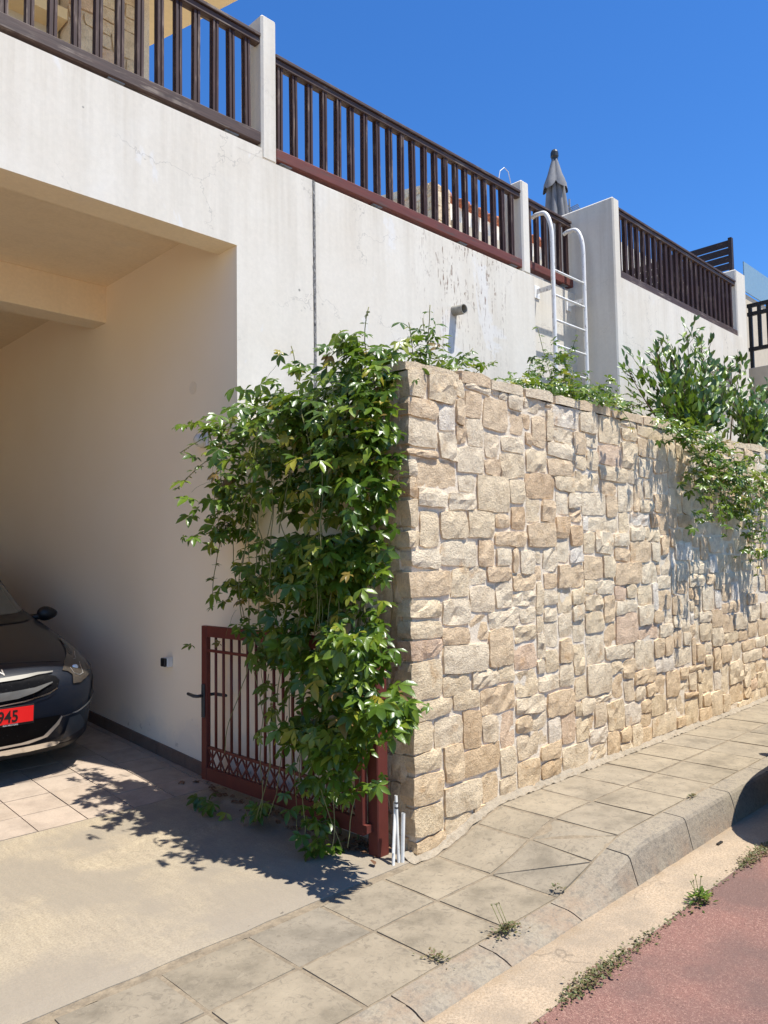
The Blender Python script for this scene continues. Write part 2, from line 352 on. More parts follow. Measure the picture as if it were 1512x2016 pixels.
def obj(name, bm, mat, parent=None, smooth=False, bevel=0, kind=None):
    """bm is in world coordinates; the object's origin goes to the centre of its base"""
    if bevel:
        es = [e for e in bm.edges if len(e.link_faces) == 2 and e.calc_face_angle(0) > .6]
        bmesh.ops.bevel(bm, geom=es, offset=bevel, segments=1, affect='EDGES', clamp_overlap=True)
    xs = [v.co for v in bm.verts]
    mn = Vector((min(v.x for v in xs), min(v.y for v in xs), min(v.z for v in xs))); mx = Vector((max(v.x for v in xs), max(v.y for v in xs), max(v.z for v in xs)))
    o0 = Vector(((mn.x + mx.x) / 2, (mn.y + mx.y) / 2, mn.z))
    bmesh.ops.translate(bm, verts=bm.verts, vec=-o0)
    o = link_mesh(name, mesh_of(name, bm, mat, smooth), parent, o0 - root_loc(parent))
    if kind: o['kind'] = kind
    return o
def box(bm, x0, x1, y0, y1, z0, z1):
    r = bmesh.ops.create_cube(bm, size=1); 
    for v in r['verts']: v.co = Vector(((x0 + x1) / 2 + v.co.x * (x1 - x0), (y0 + y1) / 2 + v.co.y * (y1 - y0), (z0 + z1) / 2 + v.co.z * (z1 - z0)))
    return r['verts']
def B(*boxes):
    bm = bmesh.new()
    for b in boxes: box(bm, *b)
    return bm
def tube(bm, pts, r, n=8, cap=True):
    pts = [Vector(p) for p in pts]; rs = r if isinstance(r, (list, tuple)) else [r] * len(pts)
    rings = []; ref = None
    for i, p in enumerate(pts):
        d = (pts[min(i + 1, len(pts) - 1)] - pts[max(i - 1, 0)]).normalized()
        if ref is None: ref = d.orthogonal().normalized()
        ref = (ref - d * ref.dot(d)).normalized() if (ref - d * ref.dot(d)).length > 1e-4 else d.orthogonal().normalized()
        b = d.cross(ref)
        rings.append([bm.verts.new(p + (ref * math.cos(a) + b * math.sin(a)) * rs[i]) for a in [2 * math.pi * k / n for k in range(n)]])
    for a, b in zip(rings, rings[1:]):
        for k in range(n): bm.faces.new((a[k], a[(k + 1) % n], b[(k + 1) % n], b[k]))
    if cap and n > 2: bm.faces.new(rings[0][::-1]); bm.faces.new(rings[-1])
def prism(bm, poly, z0, z1):
    lo = [bm.verts.new((x, y, z0(x, y) if callable(z0) else z0)) for x, y in poly]; hi = [bm.verts.new((x, y, z1(x, y) if callable(z1) else z1)) for x, y in poly]
    n = len(poly); bm.faces.new(hi); bm.faces.new(lo[::-1])
    for k in range(n): bm.faces.new((lo[k], lo[(k + 1) % n], hi[(k + 1) % n], hi[k]))
    bmesh.ops.recalc_face_normals(bm, faces=bm.faces)
def nz(x, y=0., z=0., s=1.): return noise.noise(Vector((x * s, y * s, z * s)))

# ================================================================== ground, road, pavement
def zpav(x, y=0):
    t = min(max((x - 3.08) / .6, 0), 1); t = t * t * (3 - 2 * t) * .6 + t * .4
    return .135 * t + max(0, x - 3.7) * .0012
put(obj('ground', B((-300, 300, -300, 300, -.6, -.12)), 'ground'), kind='structure')
put(obj('road', B((-40, 60, -4.4, 1.598, -.11, -.034)), 'road'), kind='structure')
put(obj('unseen_far_pavement', B((-40, 60, -6.6, -4.4, -.11, .10)), 'apron'), kind='structure')  # unseen far side of the street, added pale to bounce light into the garage
gut = put(obj('gutter', B((-40, 60, 1.598, 1.90, -.11, -.030)), 'gutter'), kind='structure')
pv = bmesh.new()
xs = [-40, 3.08] + [3.08 + .06 * k for k in range(1, 11)] + [60]
for a, b in zip(xs, xs[1:]):
    vv = box(pv, a, b, 1.95, 2.84, -.115, -.006)
    for v in vv:
        if v.co.z > -.05: v.co.z = zpav(v.co.x) - .0055
pav = put(obj('pavement', pv, 'joint_sand'), kind='structure')
# slabs
def slab(poly, parent, name='paving_slab'):
    cx = sum(p[0] for p in poly) / len(poly); cy = sum(p[1] for p in poly) / len(poly)
    q = []
    n = len(poly)
    for k in range(n):       # pull every edge in by half a joint and round the arrises a little
        x, y = poly[k]; d = math.hypot(x - cx, y - cy); f = 1 - (.0125 + rnd.random() * .003) / d
        q.append((cx + (x - cx) * f, cy + (y - cy) * f))
    tilt = (rnd.uniform(-.006, .006), rnd.uniform(-.006, .006)); dz = rnd.uniform(-.0015, .002)
    bm = bmesh.new()
    bmv = [bm.verts.new((x, y, 0)) for x, y in q]; f = bm.faces.new(bmv)
    if f.normal.z < 0 or f.calc_area() and sum((q[k][0] * q[(k + 1) % n][1] - q[(k + 1) % n][0] * q[k][1]) for k in range(n)) < 0: f.normal_flip()
    if n == 4: bmesh.ops.subdivide_edges(bm, edges=bm.edges, cuts=2, use_grid_fill=True)
    elif max(abs(p[0] - cx) for p in poly) > .1: bmesh.ops.poke(bm, faces=bm.faces)
    bor = [e for e in bm.edges if e.is_boundary]
    ret = bmesh.ops.extrude_edge_only(bm, edges=bor); low = [v for v in ret['geom'] if isinstance(v, bmesh.types.BMVert)]
    ls = set(low)
    for v in bm.verts:
        z = zpav(v.co.x) + tilt[0] * (v.co.x - cx) + tilt[1] * (v.co.y - cy) + dz
        if v in ls:
            v.co.z = z - .03
            v.co.x += (v.co.x - cx) * .012; v.co.y += (v.co.y - cy) * .012
        else:
            e = any(ed.is_boundary is False and any(w in ls for w in ed.verts) for ed in v.link_edges)
            v.co.z = z - (.003 * rnd.random() + .001 if e else 0)
    bmesh.ops.recalc_face_normals(bm, faces=bm.faces)
    obj(name, bm, 'slab', parent)
X0 = 1.893; ST = .3985
ya, yb, yc2 = 2.03, 2.412, 2.765
for k in range(-12, 3):
    x = X0 + ST * k; x1 = x + ST
    slab([(x, ya), (x1, ya), (x1, yb), (x, yb)], pav); slab([(x, yb), (x1, yb), (x1, yc2), (x, yc2)], pav)
x0 = X0 + ST * 3      # 3.0885
P = (x0, yb)
slab([P, (x0, ya), (3.40, ya)], pav); slab([P, (3.40, ya), (3.43, yb)], pav)
slab([(3.43, yb), (3.40, ya), (3.66, ya)], pav); slab([(3.43, yb), (3.66, ya), (3.65, yb)], pav)
slab([P, (3.43, yb), (3.43, yc2), (x0, yc2)], pav); slab([(3.43, yb), (3.65, yb), (3.65, yc2), (3.43, yc2)], pav)
for k in range(0, 17):
    x = 3.655 + .40 * k; x1 = x + .40
    slab([(x, ya), (x1, ya), (x1, yb), (x, yb)], pav); slab([(x, yb), (x1, yb), (x1, yc2 + .01), (x, yc2 + .01)], pav)
# kerb stones
kerb = bpy.data.objects.new('kerb', None); kerb.location = (3, 1.94, -.03); COL.objects.link(kerb); kerb['kind'] = 'structure'
def kerb_prof(x):
    h = zpav(x); t = min(h / .137, 1); L = lambda a, b: a + (b - a) * t
    return [(2.024, -.1), (2.024, h + .001), (1.932, h + L(-.004, -.002)), (L(1.915, 1.908), h + L(-.008, -.005)), (1.898, h + L(-.012, -.020)), (1.886, h + L(-.018, -.060)), (1.866, L(-.025, -.004)), (1.858, -.034), (1.858, -.1)]
def kerb_stone(xa, xb):
    bm = bmesh.new(); n = max(2, int((xb - xa) / .09)); rings = []
    for k in range(n + 1):
        x = xa + .004 + (xb - xa - .008) * k / n; pr = kerb_prof(x); ring = []
        for j, (y, z) in enumerate(pr):
            a = .004 if 3 <= j <= 7 else 0
            ring.append(bm.verts.new((x, y + a * nz(x * 9, y * 30, 3), z + a * nz(x * 9, y * 30, 8))))
        rings.append(ring)
    for a, b in zip(rings, rings[1:]):
        for j in range(len(a) - 1): bm.faces.new((a[j], a[j + 1], b[j + 1], b[j]))
    bm.faces.new(rings[0]); bm.faces.new(rings[-1][::-1]); bmesh.ops.recalc_face_normals(bm, faces=bm.faces)
    obj('kerb_stone', bm, 'kerb', kerb)
kx = [-3 + .5 * k for k in range(0, 12)] + [3.02, 3.52] + [3.52 + .62 * k for k in range(1, 11)]
for a, b in zip(kx, kx[1:]): kerb_stone(a, b)
obj('kerb_bed', B((-3, 9.7, 1.88, 2.02, -.11, -.05)), 'mortar_grey', kerb)
# concrete apron of the driveway, tiles beyond
SL = .0694; YT = 4.645
def zdrv(y): return .004 + (y - 2.8) / (YT - 2.8) * .016 if y < YT else .020 + SL * (y - YT)
bm = bmesh.new(); ys = [2.812, 2.9, 3.3, 4.0, YT - .004]; prev = None
xe = [-6 + .12 * k for k in range(0, 76)]
grid = []
for j, y in enumerate(ys):
    row = []
    for x in xe:
        yy = y + (.012 * nz(x * 5, 1) + .010 * nz(x * 21, 4) if j == 0 else 0)
        row.append(bm.verts.new((min(x, 3.0), yy, zdrv(y) + (-.006 if j == 0 else .0015 * nz(x * 2, y * 2)))))
    grid.append(row)
for a, b in zip(grid, grid[1:]):
    for k in range(len(xe) - 1): bm.faces.new((a[k], a[k + 1], b[k + 1], b[k]))
low = [bm.verts.new((v.co.x, v.co.y - .004, -.08)) for v in grid[0]]
for k in range(len(xe) - 1): bm.faces.new((low[k], low[k + 1], grid[0][k + 1], grid[0][k]))
drv = put(obj('driveway', bm, 'apron'), kind='structure')
bm = bmesh.new(); vv = box(bm, -3.0, 3.0, YT, 10, -.1, 0)
for v in vv:
    if v.co.z > -.05: v.co.z = zdrv(v.co.y) - .006
    else: v.co.z = -.1
obj('tile_bed', bm, 'grout', drv)
tb = None; TX, TY = .2925, .2905
i0 = 0
for j in range(0, 12):
    for i in range(-8, 4):
        xa = 2.05 + TX * i; xb = xa + TX; yA = YT + TY * j; yB = yA + TY
        xb = min(xb, 2.985)
        if xb - xa < .05: continue
        bm = bmesh.new(); g = .0035; dz = rnd.uniform(-.001, .001)
        vv = box(bm, xa + g, xb - g, yA + g, yB - g, -.01, 0)
        for v in vv: v.co.z += zdrv(v.co.y) + dz
        obj('tile', bm, 'tile', drv)
# seam of broken mortar between slabs and apron, and along the foot of the stone wall
bm = bmesh.new()
def strip(bm, x0, x1, yf0, yf1, zf, step=.025, amp=.006, rows=4, seed=0):
    n = int((x1 - x0) / step); g = []
    for k in range(n + 1):
        x = x0 + (x1 - x0) * k / n
        g.append([bm.verts.new((x, yf0(x) + (yf1(x) - yf0(x)) * r / (rows - 1), zf(x, r / (rows - 1)) + amp * nz(x * 40, r * 3.1, seed) + amp * nz(x * 11, r * 2.1, seed + 5))) for r in range(rows)])
    for a, b in zip(g, g[1:]):
        for r in range(rows - 1): bm.faces.new((a[r], b[r], b[r + 1], a[r + 1]))
strip(bm, -3, 2.98, lambda x: 2.755 + .004 * nz(x * 9, 2), lambda x: 2.832 + .012 * nz(x * 6, 7), lambda x, t: -.006 - .016 * math.sin(t * math.pi), amp=.012)
put(obj('seam_mortar', bm, 'seam', pav, kind='stuff'))
bm = bmesh.new()
strip(bm, 2.93, 9.6, lambda x: 2.772 + .010 * nz(x * 9, 3) + .008 * nz(x * 31, 6), lambda x: 2.86, lambda x, t: zpav(x) - .002 + .032 * t * t, amp=.009, rows=5, seed=9)
put(obj('footing_mortar', bm, 'mortar_grey', pav, kind='stuff'))

# ================================================================== rubble stone wall
def rock(w, h, T, seed, corner=.25, rough=.010, sub=.05, back=.03):
    """rock-faced stone in its own frame: u right, v up, n outward; returns verts, faces"""
    rot = rnd.uniform(-.035, .035) if w < .6 and corner else 0; cr_, sr_ = math.cos(rot), math.sin(rot)
    nu = max(3, min(6, round(w / sub))); nv = max(3, min(5, round(h / sub)))
    jit = [(rnd.uniform(-.013, .013), rnd.uniform(-.011, .011)) for _ in range(4)]
    V = []; idx = {}
    for j in range(nv + 1):
        for i in range(nu + 1):
            s, t = i / nu, j / nv
            u = (s - .5) * w; v = (t - .5) * h
            ju = (jit[0][0] * (1 - s) + jit[1][0] * s) * (1 - t) + (jit[3][0] * (1 - s) + jit[2][0] * s) * t
            jv = (jit[0][1] * (1 - s) + jit[1][1] * s) * (1 - t) + (jit[3][1] * (1 - s) + jit[2][1] * s) * t
            u += ju; v += jv
            edge = i in (0, nu) or j in (0, nv); cor = i in (0, nu) and j in (0, nv)
            if cor: u *= 1 - corner * min(.05, w * .3) / w; v *= 1 - corner * min(.05, h * .3) / h
            if edge: u += rnd.uniform(-.004, .004); v += rnd.uniform(-.004, .004)
            else: u += rnd.uniform(-.25, .25) * w / nu; v += rnd.uniform(-.25, .25) * h / nv
            u, v = u * cr_ - v * sr_, v * cr_ + u * sr_
            d = T * (.86 if edge else 1.0) + rough * 1.2 * nz(u * 13 + seed * 3.7, v * 13, seed) + rnd.uniform(-.5, .5) * rough * (.6 if edge else 1)
            if cor: d -= T * .12
            idx[i, j] = len(V); V.append((u, v, max(d, .004)))
    F = [(idx[i, j], idx[i + 1, j], idx[i + 1, j + 1], idx[i, j + 1]) for j in range(nv) for i in range(nu)]
    ring = [idx[i, 0] for i in range(nu)] + [idx[nu, j] for j in range(nv)] + [idx[i, nv] for i in range(nu, 0, -1)] + [idx[0, j] for j in range(nv, 0, -1)]
    b0 = len(V)
    for k in ring: V.append((V[k][0] * 1.0, V[k][1] * 1.0, -back))
    n = len(ring)
    for k in range(n): F.append((ring[k], b0 + k, b0 + (k + 1) % n, ring[(k + 1) % n]))
    return V, F
def pack(nx, nzz, opts, r):
    occ = [[False] * nzz for _ in range(nx)]; res = []
    def fits(i, j, w, h): return i + w <= nx and j + h <= nzz and not any(occ[a][b] for a in range(i, i + w) for b in range(j, j + h))
    for j in range(nzz):
        for i in range(nx):
            if occ[i][j]: continue
            c = [(w, h, k) for (w, h, k) in opts if fits(i, j, w, h)]
            best = None
            if c:
                for _ in range(7):
                    w, h, k = r.choices(c, [x[2] for x in c])[0]
                    run = 0
                    while i + w + run < nx and not occ[i + w + run][j] and run < 3: run += 1
                    bad = 1 if run == 1 and not (i + w + 1 >= nx) else 0
                    aligned = sum(1 for q in res if q[0] + q[2] == i + w and q[1] + q[3] == j)     # avoid running vertical joints
                    sc = bad * 2 + aligned * 1.6 + r.random() * .3
                    if best is None or sc < best[0]: best = (sc, w, h)
                _, w, h = best
            else: w = h = 1
            for a in range(i, i + w):
                for b in range(j, j + h): occ[a][b] = True
            res.append((i, j, w, h))
    return res
OPTS = [(4, 3, 6), (3, 3, 6), (5, 3, 3), (4, 2, 5), (3, 2, 5), (5, 2, 3), (2, 3, 3), (2, 2, 2.5), (6, 2, 1), (6, 3, 1), (3, 4, 1.4), (4, 4, 1), (2, 4, .6), (1, 3, .25), (1, 2, .4), (1, 4, .2), (3, 1, .5), (4, 1, .5)]
gw = thing('garden_wall', (6.2, 2.95, -.02), 'retaining wall of rough cream and honey coloured rubble stone beside the pavement', 'stone wall')
obj('mortar_core', B((3.014, 11.9, 2.8395, 3.06, -.1, 2.585)), 'mortar', gw)
obj('planter_side', B((3.0, 3.2, 3.07, 4.461, -.1, 2.47)), 'side', gw)
U = .0545; UX = .084
rs = random.Random(21)
cells = pack(78, 48, OPTS, rs)
def frame_mesh(name, V, F, o, ux, vx, nx, mat, parent):
    me = bpy.data.meshes.new(name)
    vs_ = [tuple(ux * a + vx * b + nx * c) for a, b, c in V]
    me.from_pydata(vs_, [], F); me.materials.append(MAT[mat])
    return link_mesh(name, me, parent, Vector(o) - root_loc(parent))
allst = []
for (i, j, w, h) in cells:
    cx_ = 2.985 + (i + w / 2) * UX; cz = -.02 + (j + h / 2) * U + .012 * nz(cx_ * 1.1, j * .1, 5)
    g = rs.uniform(.008, .015)
    allst.append((w * h / (cx_ ** 2 + 8), cx_, cz, w * UX - g, h * U - g, i))
allst.sort(reverse=True)
rest_v, rest_f = [], []
for k, (a, cx_, cz, w, h, i) in enumerate(allst):
    T = .021 + rs.uniform(-.008, .013); cor = i == 0
    if cor: T = .030
    V, F = rock(w, h, T, k * .37, rough=rs.choice([.004, .005, .007, .012]), back=.075 if cor else .02)
    o = (cx_, 2.85, cz)
    if k < 282: frame_mesh('stone', V, F, o, Vector((1, 0, 0)), Vector((0, 0, 1)), Vector((0, -1, 0)), 'stone', gw)
    else:
        b0 = len(rest_v); rest_v += [(o[0] + u, o[1] - n_, o[2] + v) for u, v, n_ in V]; rest_f += [tuple(q + b0 for q in f) for f in F]
me = bpy.data.meshes.new('small_stones'); me.from_pydata(rest_v, [], rest_f); me.materials.append(MAT['stone'])
o = link_mesh('small_stones', me, gw, -Vector(gw.location)); o['kind'] = 'stuff'
z = -.02; k = 0
while z < 2.5:                                               # the short end of the wall, facing the drive
    h = min(rs.choice([.11, .14, .15, .17, .19, .24]), 2.585 - z); s = rs.uniform(.35, .65)
    ye, yf = 2.895, 3.09
    for a, b in ((0, s), (s, 1)):
        w = (yf - ye) * (b - a) - .012
        V, F = rock(w, h - .013, .022, 50 + k, rough=.006); k += 1
        frame_mesh('stone', V, F, (3.012, ye + (yf - ye) * (a + b) / 2, z + h / 2), Vector((0, -1, 0)), Vector((0, 0, 1)), Vector((-1, 0, 0)), 'stone', gw)
    z += h
x = 2.975
while x < 11.8:                                              # thin capping stones
    L = rs.uniform(.22, .58); h = rs.uniform(.035, .075)
    V, F = rock(L - .008, .245, h, 90 + x, rough=.011, sub=.06, back=.015)
    frame_mesh('capping_stone', V, F, (x + L / 2, 2.948, 2.60 + rs.uniform(-.004, .006)), Vector((1, 0, 0)), Vector((0, 1, 0)), Vector((0, 0, 1)), 'stone', gw)
    x += L
sm = bmesh.new(); strip(sm, 3.2, 11.9, lambda x: 3.055, lambda x: 4.66, lambda x, t: 2.46 + .05 * math.sin(t * 3.1), step=.09, amp=.02, rows=12, seed=3)
put(obj('planter_soil', sm, 'soil'), kind='structure')

# ================================================================== the house
FY = 4.46
hs_ = thing('house', (3.0, 6.5, -.1), 'cream rendered house with a garage below and a railed terrace above', 'house')
def part(name, bm, mat, **kw): return obj(name, bm, mat, hs_, **kw)
def second(o, mat, test):
    o.data.materials.append(MAT[mat])
    for p in o.data.polygons:
        if test(p.normal): p.material_index = 1
gb_ = part('garage_beam', B((-3.2, 3.0, FY, 4.69, 3.777, 4.565)), 'facade')
second(gb_, 'garage', lambda n: n.z < -.7)
fw = part('facade_wall', B((3.0, 3.692, FY + .001, 4.70, -.1, 4.490)), 'facade')
part('facade_wall', B((3.0, 3.222, FY + .0005, 4.70, 4.490, 4.565)), 'facade')
second(fw, 'side', lambda n: n.x < -.7)
part('facade_wall', B((3.716, 6.68, FY, 4.70, 2.2, 4.488)), 'facade', bevel=.006)
bm = bmesh.new()
g = []
for k in range(0, 231):
    zz = 2.2 + (4.487 - 2.2) * k / 230; wl = .012 + .010 * nz(zz * 5, 3.3) + .007 * nz(zz * 23, 1.2); wr = .012 + .008 * nz(zz * 6, 9.3) + .007 * nz(zz * 27, 4.2)
    g.append([bm.verts.new((3.704 + xx, FY - .0015 - (0 if q in (0, 3) else .004 + .007 * nz(zz * 31, q * 2.3, 1)), zz)) for q, xx in enumerate((-max(wl, .004), -.005, .005, max(wr, .004)))])
for a, b in zip(g, g[1:]):
    for q in range(3): bm.faces.new((a[q], a[q + 1], b[q + 1], b[q]))
part('expansion_joint', bm, 'joint')
part('recess_wall', B((6.6, 7.80, 4.63, 4.9, 2.2, 4.60)), 'facade', bevel=.005)
part('pier', B((7.75, 7.89, 4.112, 4.92, 2.2, 5.585)), 'post', bevel=.016)
part('facade_wall', B((7.885, 10.25, 4.12, 4.45, 2.2, 4.69), (10.25, 11.0, 4.12, 4.45, 4.15, 4.689), (10.25, 11.0, 4.12, 4.45, 2.2, 3.3), (11.0, 11.47, 4.12, 4.45, 2.2, 4.69)), 'facade')
wf = part('window', B((10.25, 11.0, 4.30, 4.34, 3.3, 3.36), (10.25, 11.0, 4.30, 4.34, 4.09, 4.15), (10.25, 10.31, 4.30, 4.34, 3.36, 4.09), (10.94, 11.0, 4.30, 4.34, 3.36, 4.09)), 'white_plastic')
for k in range(12): obj('shutter_slat', B((10.31, 10.94, 4.315, 4.335, 3.37 + k * .06, 3.42 + k * .06)), 'white_plastic', wf)
part('post', B((3.222, 3.358, FY + .0005, 4.74, 4.489, 5.60)), 'post', bevel=.016)
part('post', B((6.488, 6.622, FY - .0005, 4.70, 4.487, 5.47)), 'post', bevel=.016)
part('post', B((11.36, 11.72, 4.14, 4.38, 2.3, 5.70)), 'post', bevel=.016)
part('terrace_slab', B((-3.2, 11.45, 4.70, 10.0, 4.052, 4.40)), 'terrace')
part('ceiling', B((-3.0, 3.0, 4.69, 10.0, 4.03, 4.05)), 'garage')
part('ceiling_beam', B((-3.0, 3.0, 6.52, 6.77, 3.70, 4.03)), 'garage', bevel=.004)
part('garage_side_wall', B((3.0, 3.22, 4.70, 10.0, -.1, 4.05)), 'side')
part('garage_side_wall', B((-3.2, -3.0, 4.70, 10.0, -.1, 4.05)), 'garage')
part('garage_back_wall', B((-3.0, 3.0, 9.8, 10.0, -.1, 4.05)), 'garage')
part('facade_wall', B((-6.0, -3.0, FY, 4.70, -.1, 3.777)), 'facade')
for k in range(11):
    ya_ = 4.71 + k * .42; bm = B((2.986, 2.9995, ya_ + .002, ya_ + .418, -.02, .09))
    for v in bm.verts: v.co.z += zdrv(v.co.y)
    obj('skirting_tile', bm, 'skirting', hs_)
# upper storey
part('upper_wall', B((-1.2, 2.62, 6.70, 6.95, 4.40, 7.35)), 'house_cream')
part('upper_ledge', B((-1.2, 2.62, 6.50, 6.70, 6.32, 6.42)), 'soffit')
part('upper_pillar', B((2.64, 3.41, 6.53, 6.95, 4.40, 7.4)), 'mortar')
def stones_on(parent, x0, x1, zb, zt, y, u, opts, r, nmax=300, T=.03, ny=-1, name='stone'):
    n = 0
    for (i, j, w, h) in pack(int((x1 - x0) / u), int((zt - zb) / u), opts, r):
        V, F = rock(w * u - .014, h * u - .014, T, n + x0, rough=.006, sub=.16); n += 1
        frame_mesh(name, V, F, (x0 + (i + w / 2) * u, y, zb + (j + h / 2) * u), Vector((1, 0, 0)), Vector((0, 0, 1)), Vector((0, ny, 0)), 'stone', parent)
r2 = random.Random(5)
O2 = [(2, 1, 4), (2, 2, 3), (3, 2, 3), (1, 1, 2), (3, 1, 2)]
stones_on(hs_, 2.64, 3.42, 5.2, 7.3, 6.53, .13, O2, r2)
stones_on(hs_, 1.10, 2.62, 6.42, 7.3, 6.70, .14, O2, r2)
bm = bmesh.new(); box(bm, -1.6, 4.40, 4.9, 9.5, 0, .14)
for v in bm.verts: v.co.z += 7.44 + .242 * (v.co.y - 6.5)
part('eaves', bm, 'soffit')
bm = bmesh.new(); bmesh.ops.create_circle(bm, cap_ends=True, segments=24, radius=.05)
for v in bm.verts: v.co = Vector((2.9985, 5.04 + v.co.x, 2.86 + v.co.y))
r_ = bmesh.ops.extrude_face_region(bm, geom=list(bm.faces)); bmesh.ops.translate(bm, verts=[v for v in r_['geom'] if isinstance(v, bmesh.types.BMVert)], vec=(-.0025, 0, 0)); bmesh.ops.recalc_face_normals(bm, faces=bm.faces)
part('blanking_plate', bm, 'garage')
# ---- spout, switch boxes on the walls
t = thing('drain_spout', (5.36, FY, 3.83), 'short weathered grey pipe spout jutting from the white wall above the stone wall', 'pipe')
bm = bmesh.new(); n = 20
for (ra, rb, yA, yB) in ((.046, .046, FY + .02, FY - .125), (.040, .040, FY - .123, FY + .01)):
    pa = [bm.verts.new((5.36 + ra * math.cos(a), yA, 3.83 + ra * math.sin(a) + (.0 if yA > FY else -.015))) for a in [2 * math.pi * k / n for k in range(n)]]
    pb = [bm.verts.new((5.36 + rb * math.cos(a), yB, 3.83 + rb * math.sin(a) + (.0 if yB > FY else -.015))) for a in [2 * math.pi * k / n for k in range(n)]]
    for k in range(n): bm.faces.new((pa[k], pa[(k + 1) % n], pb[(k + 1) % n], pb[k]))
    if ra > .045: out_ring = pb
    else: in_ring = pa; bm.faces.new(pb[::-1])
for k in range(n): bm.faces.new((out_ring[k], out_ring[(k + 1) % n], in_ring[(k + 1) % n], in_ring[k]))
obj('pipe', bm, 'grey_pvc', t, smooth=False)
t = thing('socket_box', (3.0, 5.37, .76), 'small white and black socket box low on the garage wall near the gate', 'socket')
obj('back_box', B((2.95, 2.999, 5.325, 5.40, .765, .84)), 'white_plastic', t, bevel=.006)
obj('cover_flap', B((2.928, 2.949, 5.33, 5.395, .772, .836)), 'black_plastic', t, bevel=.006)
t = thing('wall_lamp', (3.0, 4.87, 2.40), 'small white wall lamp half hidden by the vine on the garage wall', 'lamp')
obj('lamp_base', B((2.975, 2.999, 4.82, 4.92, 2.39, 2.49)), 'white_plastic', t, bevel=.008)
bm = bmesh.new(); bmesh.ops.create_uvsphere(bm, u_segments=14, v_segments=8, radius=.05); bmesh.ops.translate(bm, verts=bm.verts, vec=(2.955, 4.87, 2.44)); obj('lamp_shade', bm, 'white_plastic', t, smooth=True)

# ================================================================== railings
def baluster_mesh(h, s=.046):
    bm = bmesh.new(); g = .006; q = s / 2
    prof = [(-q, -q), (-g, -q), (-g * .4, -q + .009), (g * .4, -q + .009), (g, -q), (q, -q), (q, -g), (q - .009, 0), (q, g), (q, q), (-q, q), (-q, g), (-q + .009, 0), (-q, -g)]
    lo = [bm.verts.new((x, y, 0)) for x, y in prof]; hi = [bm.verts.new((x, y, h)) for x, y in prof]
    for k in range(len(prof)): bm.faces.new((lo[k], lo[(k + 1) % len(prof)], hi[(k + 1) % len(prof)], hi[k]))
    bm.faces.new(hi); bm.faces.new(lo[::-1]); return mesh_of('baluster', bm, 'baluster')
def railing(label, x0, x1, yc, zb, zt, n, xfirst, pitch, botmat, brackets, zwall, group='wooden railings along the terrace edge'):
    t = thing('railing', ((x0 + x1) / 2, yc, zb), label, 'railing', group)
    bm = B((x0, x1, yc - .048, yc + .04, zt - .030, zt), (x0, x1, yc - .034, yc + .03, zt - .078, zt - .0305)); 
    for v in bm.verts: v.co.z += .003 * nz(v.co.x * 2, 1)
    obj('top_rail', bm, 'rail_dark', t, bevel=.005)
    obj('bottom_rail', B((x0, x1, yc - .045, yc + .04, zb, zb + .092)), botmat, t, bevel=.008)
    h = zt - .078 - zb - .092; me = baluster_mesh(h)
    for k in range(n):
        o = link_mesh('baluster', me, t, (xfirst + pitch * k - t.location.x + rnd.uniform(-.004, .004), 0, zb + .092 - t.location.z), (rnd.uniform(-.006, .006), rnd.uniform(-.006, .006), rnd.uniform(-.06, .06)))
    for x in brackets:
        bm = bmesh.new(); tube(bm, [(x, yc, zwall - .02), (x, yc, zb + .003)], .015, 8); box(bm, x - .055, x + .055, yc - .032, yc + .03, zb - .007, zb - .001)
        obj('bracket', bm, 'steel', t)
    return t
railing('dark brown wooden railing above the garage opening', -1.1, 3.222, 4.515, 4.605, 5.45, 31, -1.06, .1395, 'rail_dark', [.2, 1.0, 2.12, 2.98], 4.565)
railing('long brown wooden railing with a red bottom rail between two white posts', 3.358, 6.488, 4.515, 4.532, 5.355, 21, 3.41, .1478, 'rail_red', [3.46, 4.42, 5.55, 6.36], 4.507)
railing('dark wooden railing right of the broad white pier, with a slatted screen behind it', 7.89, 11.36, 4.19, 4.70, 5.53, 23, 7.99, .1475, 'rail_dark', [8.6, 9.6, 10.6], 4.69)
railing('short wooden railing gate behind the top of the white ladder', 6.66, 7.70, 4.655, 4.655, 5.44, 7, 6.74, .147, 'rail_red', [6.8, 7.55], 4.60)
# loose wire on the rail
t = thing('loose_wire', (6.33, 4.5, 5.36), 'thin loop of loose wire sticking up from the end of the long railing', 'wire')
bm = bmesh.new(); tube(bm, [(6.15, 4.5, 5.35), (6.18, 4.5, 5.46), (6.24, 4.49, 5.515), (6.31, 4.49, 5.49), (6.35, 4.5, 5.42), (6.37, 4.5, 5.37)], .004, 5); obj('wire', bm, 'print_white', t)

# ================================================================== ladder
lad = thing('ladder', (7.28, 4.41, 2.46), 'white painted steel ladder with curved hand rails rising from the planter to the terrace', 'ladder')
LX = (6.965, 7.60); LY = 4.415
for x in LX:
    pts = [(x, LY, 2.40), (x, LY, 3.4), (x, LY, 4.2), (x, LY, 4.98)]
    for a in range(1, 9):
        th = a / 8 * math.pi / 2 * 1.0; pts.append((x, LY + .115 - .115 * math.cos(th), 4.98 + .30 * math.sin(th)))
    pts += [(x, 4.61, 5.285), (x, 4.66, 5.27)]
    bm = bmesh.new(); tube(bm, pts, .0235, 12); obj('rail', bm, 'white_pipe', lad, smooth=True)
for k in range(8):
    zz = 2.72 + k * .272
    bm = bmesh.new(); tube(bm, [(LX[0] + .02, LY, zz), (LX[1] - .02, LY, zz)], .0125, 8); obj('rung', bm, 'white_pipe', lad, smooth=True)
